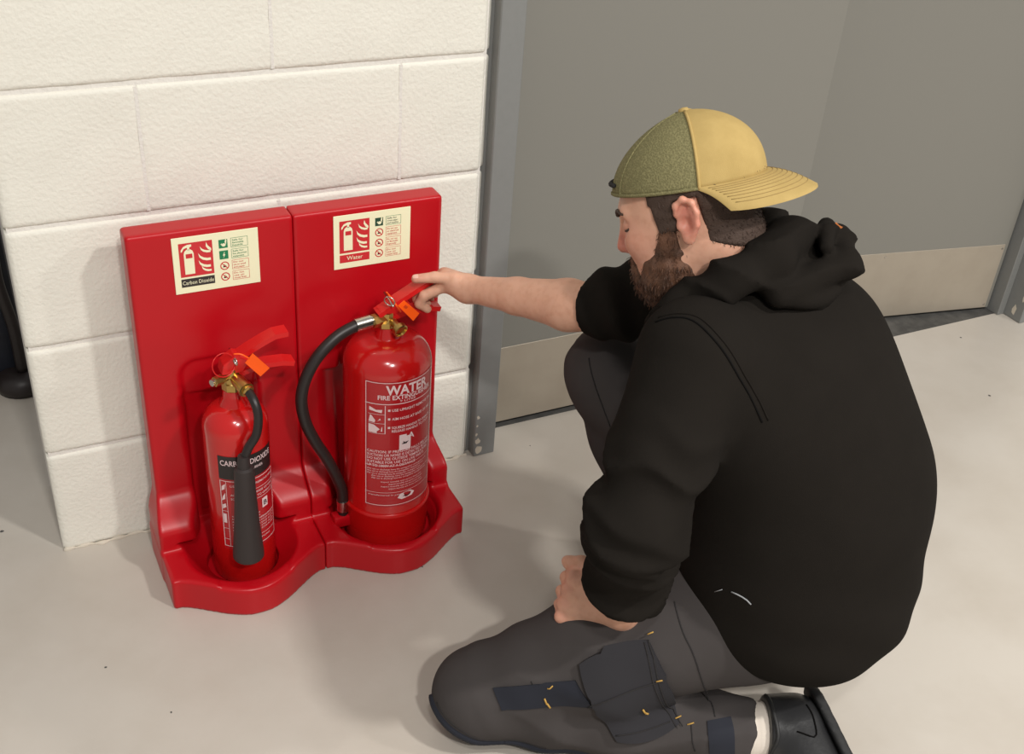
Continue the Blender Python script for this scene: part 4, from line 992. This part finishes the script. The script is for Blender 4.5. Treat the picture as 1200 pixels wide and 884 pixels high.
# eyes, brows
for sg in (1, -1):
    c = [hw(0.0925, sg*0.012, 0.030), hw(0.0945, sg*0.022, 0.034), hw(0.090, sg*0.034, 0.035), hw(0.082, sg*0.045, 0.031)]
    mk('eyebrow', *tube(snap(body_field, dense(c, 0.003), 0.0008), lambda t: 0.0040*(1-0.6*t), 8, 1, False), M_HAIR, person, smooth=True)
    c = [hw(0.0915, sg*0.026, 0.0075), hw(0.088, sg*0.038, 0.0065), hw(0.081, sg*0.049, 0.0095)]
    mk('eyelashes', *tube(snap(body_field, dense(c, 0.003), 0.0003), 0.0018, 6, 1, False), M_HAIR, person, smooth=True)

# ---- left shoe and sock
HEEL = A3(1.0, -0.950, 0.078); FT = A3(0.975, -1.12, 0.042)
SN = A3(0.93, -0.22, 0.30); SN = SN/np.linalg.norm(SN)
def shoe_field(p):
    d = sd_cone(p, LANK+A3(0.02, -0.012, 0.016), HEEL, 0.049, 0.050)
    d = smin(d, sd_cone(p, HEEL+A3(-0.012, -0.02, 0), FT, 0.054, 0.046), 0.02)
    d = smax(d, (p-(HEEL+SN*0.044))@SN, 0.010)
    d = smax(d, -((p-LANK)@A3(0.90, -0.43, 0)-0.030), 0.005)
    return smax(d, 0.0012-p[:, 2], 0.006)
def sole_field(p):
    h = (p-(HEEL+SN*0.044))@SN
    d = sd_cone(p, HEEL+SN*0.04, FT+SN*0.03, 0.050, 0.046)
    return smax(smax(smax(d, np.abs(h-0.003)-0.010, 0.003), 0.0012-p[:, 2], 0.004), -h-0.004, 0.003)
V, Q = mesh_sdf(shoe_field, (0.86, -1.20, -0.01), (1.14, -0.82, 0.18), 0.004, 1.4)
shoe = mk('shoe', V, Q, M_SHOE, person, smooth=True, label='black leather shoe')
V, Q = mesh_sdf(sole_field, (0.90, -1.2, -0.01), (1.12, -0.84, 0.18), 0.004, 1.4)
mk('sole', V, Q, M_SOLE, shoe, smooth=True)
seam('stitching', shoe_field, [(0.965, -0.99, 0.12), (0.985, -1.01, 0.12), (1.0, -0.985, 0.13), (1.005, -0.96, 0.135)], M_SEAMBLK, shoe, 0.0013)
seam('collar_edge', shoe_field, [(0.945, -0.985, 0.06), (0.95, -0.975, 0.10), (0.955, -0.94, 0.125), (0.965, -0.90, 0.125)], M_SOLE, shoe, 0.004, -0.001)
dr = A3(0.9, -0.43, 0.05)
mk('sock', *tube([LANK-dr*0.03, LANK+dr*0.01, LANK+dr*0.04], lambda t: 0.047+0.001*math.sin(40*t), 24, 8), M_SOCK, person, smooth=True)
def rshoe_field(p):
    a = RANK+A3(0.01, -0.02, -0.035); b = RANK+A3(0.02, 0.15, -0.05)
    d = sd_cone(p, a, b, 0.045, 0.036); d = smin(d, sd_cone(p, RANK, a, 0.045, 0.045), 0.02)
    return smax(d, 0.0012-p[:, 2], 0.006)
V, Q = mesh_sdf(rshoe_field, (0.92, -0.60, -0.01), (1.16, -0.28, 0.18), 0.005, 1.4)
mk('shoe', V, Q, M_SHOE, person, smooth=True)

# ---- trouser details
TFN = trouser_field
pk = patch('holster_pocket', TFN, [(0.655, -0.802, 0.224), (0.764, -0.841, 0.277), (0.816, -0.903, 0.106), (0.704, -0.878, 0.085)], M_POCK, trousers, 0.004, 0.006, 18, 18, 0.45)
pk['label'] = 'charcoal holster pocket'
def over(fn, off): return lambda p: fn(p)-off
POCKF = over(TFN, 0.0102)
for c in ([(0.668, -0.839, 0.162), (0.719, -0.863, 0.194), (0.77, -0.881, 0.216)], [(0.707, -0.87, 0.104), (0.745, -0.884, 0.113), (0.790, -0.890, 0.118)],
          [(0.757, -0.846, 0.268), (0.757, -0.868, 0.244), (0.762, -0.881, 0.210), (0.797, -0.876, 0.134), (0.808, -0.903, 0.112)],
          [(0.750, -0.846, 0.266), (0.749, -0.868, 0.240), (0.754, -0.881, 0.206), (0.786, -0.880, 0.138), (0.798, -0.901, 0.112)]):
    seam('pocket_seam', POCKF, c, M_SEAM, pk, 0.0011, 0.0002)
nv = patch('knee_pad_insert', TFN, [(0.552, -0.742, 0.144), (0.655, -0.815, 0.192), (0.675, -0.841, 0.154), (0.557, -0.767, 0.118)], M_NAVY, trousers, 0.0012, 0.0015, 14, 6)
patch('ankle_panel', TFN, [(0.848, -0.913, 0.116), (0.886, -0.922, 0.119), (0.878, -0.961, 0.070), (0.842, -0.942, 0.070)], M_NAVY, trousers, 0.0012, 0.0015, 8, 8)
for c in ([(0.805, -0.83, 0.316), (0.80, -0.868, 0.29), (0.811, -0.898, 0.251), (0.865, -0.887, 0.135), (0.861, -0.915, 0.122)],
          [(0.824, -0.905, 0.109), (0.821, -0.92, 0.087), (0.824, -0.927, 0.068)], [(0.841, -0.457, 0.526), (0.842, -0.494, 0.48), (0.858, -0.523, 0.425)],
          [(0.482, -0.690, 0.088), (0.50, -0.742, 0.068), (0.545, -0.768, 0.045), (0.62, -0.81, 0.04)], [(0.60, -0.775, 0.172), (0.612, -0.795, 0.150), (0.622, -0.806, 0.138)]):
    seam('seam', TFN, c, M_SEAM, trousers, 0.0011, 0.0002)
def tack(a, b, fn, off, parent, r=0.0011):
    q = snap(fn, [a, (A3(*a)+A3(*b))/2, b], off); mk('bar_tack', *tube(list(q), r, 6, 2, False), M_THREAD, parent, smooth=True)
tack((0.757, -0.842, 0.276), (0.769, -0.842, 0.277), POCKF, 0.001, pk); tack((0.757, -0.879, 0.215), (0.768, -0.879, 0.218), POCKF, 0.001, pk)
tack((0.800, -0.887, 0.118), (0.811, -0.887, 0.118), POCKF, 0.001, pk); tack((0.817, -0.905, 0.112), (0.829, -0.905, 0.112), TFN, 0.001, trousers)
tack((0.617, -0.797, 0.170), (0.628, -0.797, 0.171), TFN, 0.003, trousers)
tack((0.613, -0.799, 0.152), (0.616, -0.803, 0.142), TFN, 0.0035, nv, 0.0015); tack((0.616, -0.803, 0.144), (0.621, -0.806, 0.136), TFN, 0.0035, nv, 0.0016)
tack((0.744, -0.868, 0.158), (0.750, -0.871, 0.145), POCKF, 0.001, pk, 0.0016); tack((0.749, -0.870, 0.148), (0.754, -0.872, 0.142), POCKF, 0.001, pk, 0.0016)
# knee pad edge in black rubbery cloth round the left knee
seam('knee_pad_edge', TFN, [(0.483, -0.665, 0.075), (0.484, -0.70, 0.070), (0.50, -0.742, 0.052), (0.54, -0.772, 0.03), (0.61, -0.812, 0.022), (0.70, -0.85, 0.02)], M_NAVY, trousers, 0.008, -0.002)
# ---- hoodie details
HFN = hoodie_field
seam('armhole_seam', HFN, [(0.727, -0.777, 0.795), (0.74, -0.798, 0.811), (0.753, -0.82, 0.816), (0.768, -0.856, 0.80), (0.792, -0.88, 0.76), (0.824, -0.882, 0.714), (0.837, -0.895, 0.685)], M_SEAMBLK, hoodie, 0.0015, 0.0)
seam('armhole_seam', HFN, [(0.733, -0.775, 0.799), (0.747, -0.797, 0.815), (0.761, -0.82, 0.82), (0.776, -0.856, 0.804), (0.80, -0.88, 0.764), (0.832, -0.882, 0.718), (0.845, -0.897, 0.688)], M_HOOD, hoodie, 0.0016, 0.0)
M_PAINT = mat('dried_paint', lin(150, 152, 155), 0.7)
for c, r in (([(0.849, -0.878, 0.372), (0.851, -0.888, 0.384)], 0.0006), ([(0.856, -0.900, 0.389), (0.860, -0.908, 0.390), (0.866, -0.918, 0.389), (0.870, -0.926, 0.384)], 0.0011)):
    seam('paint_smear', HFN, c, M_PAINT, hoodie, r, 0.001)

# thumb nail and the small woven tab on the hood
tipc = A3(*RH['thumb'][3][:3]); td = tipc-A3(*RH['thumb'][2][:3]); td /= np.linalg.norm(td); tn = A3(-0.1, -0.45, 0.88); tn -= td*(tn@td); tn /= np.linalg.norm(tn); tsd = np.cross(td, tn)
c0 = tipc+tn*0.008+td*0.001
patch('thumb_nail', body_field, [c0-td*0.006-tsd*0.0045, c0+td*0.005-tsd*0.0042, c0+td*0.005+tsd*0.0042, c0-td*0.006+tsd*0.0045], mat('nail', lin(226, 178, 160), 0.3), person, 0.0003, 0.0004, 5, 5, 0.4)
patch('woven_tab', hood_field, [(1.030, -0.748, 0.882), (1.037, -0.744, 0.880), (1.040, -0.752, 0.874), (1.033, -0.756, 0.876)], mat('orange_tab', lin(190, 110, 50), 0.8), hoodie, 0.001, 0.001, 4, 4)
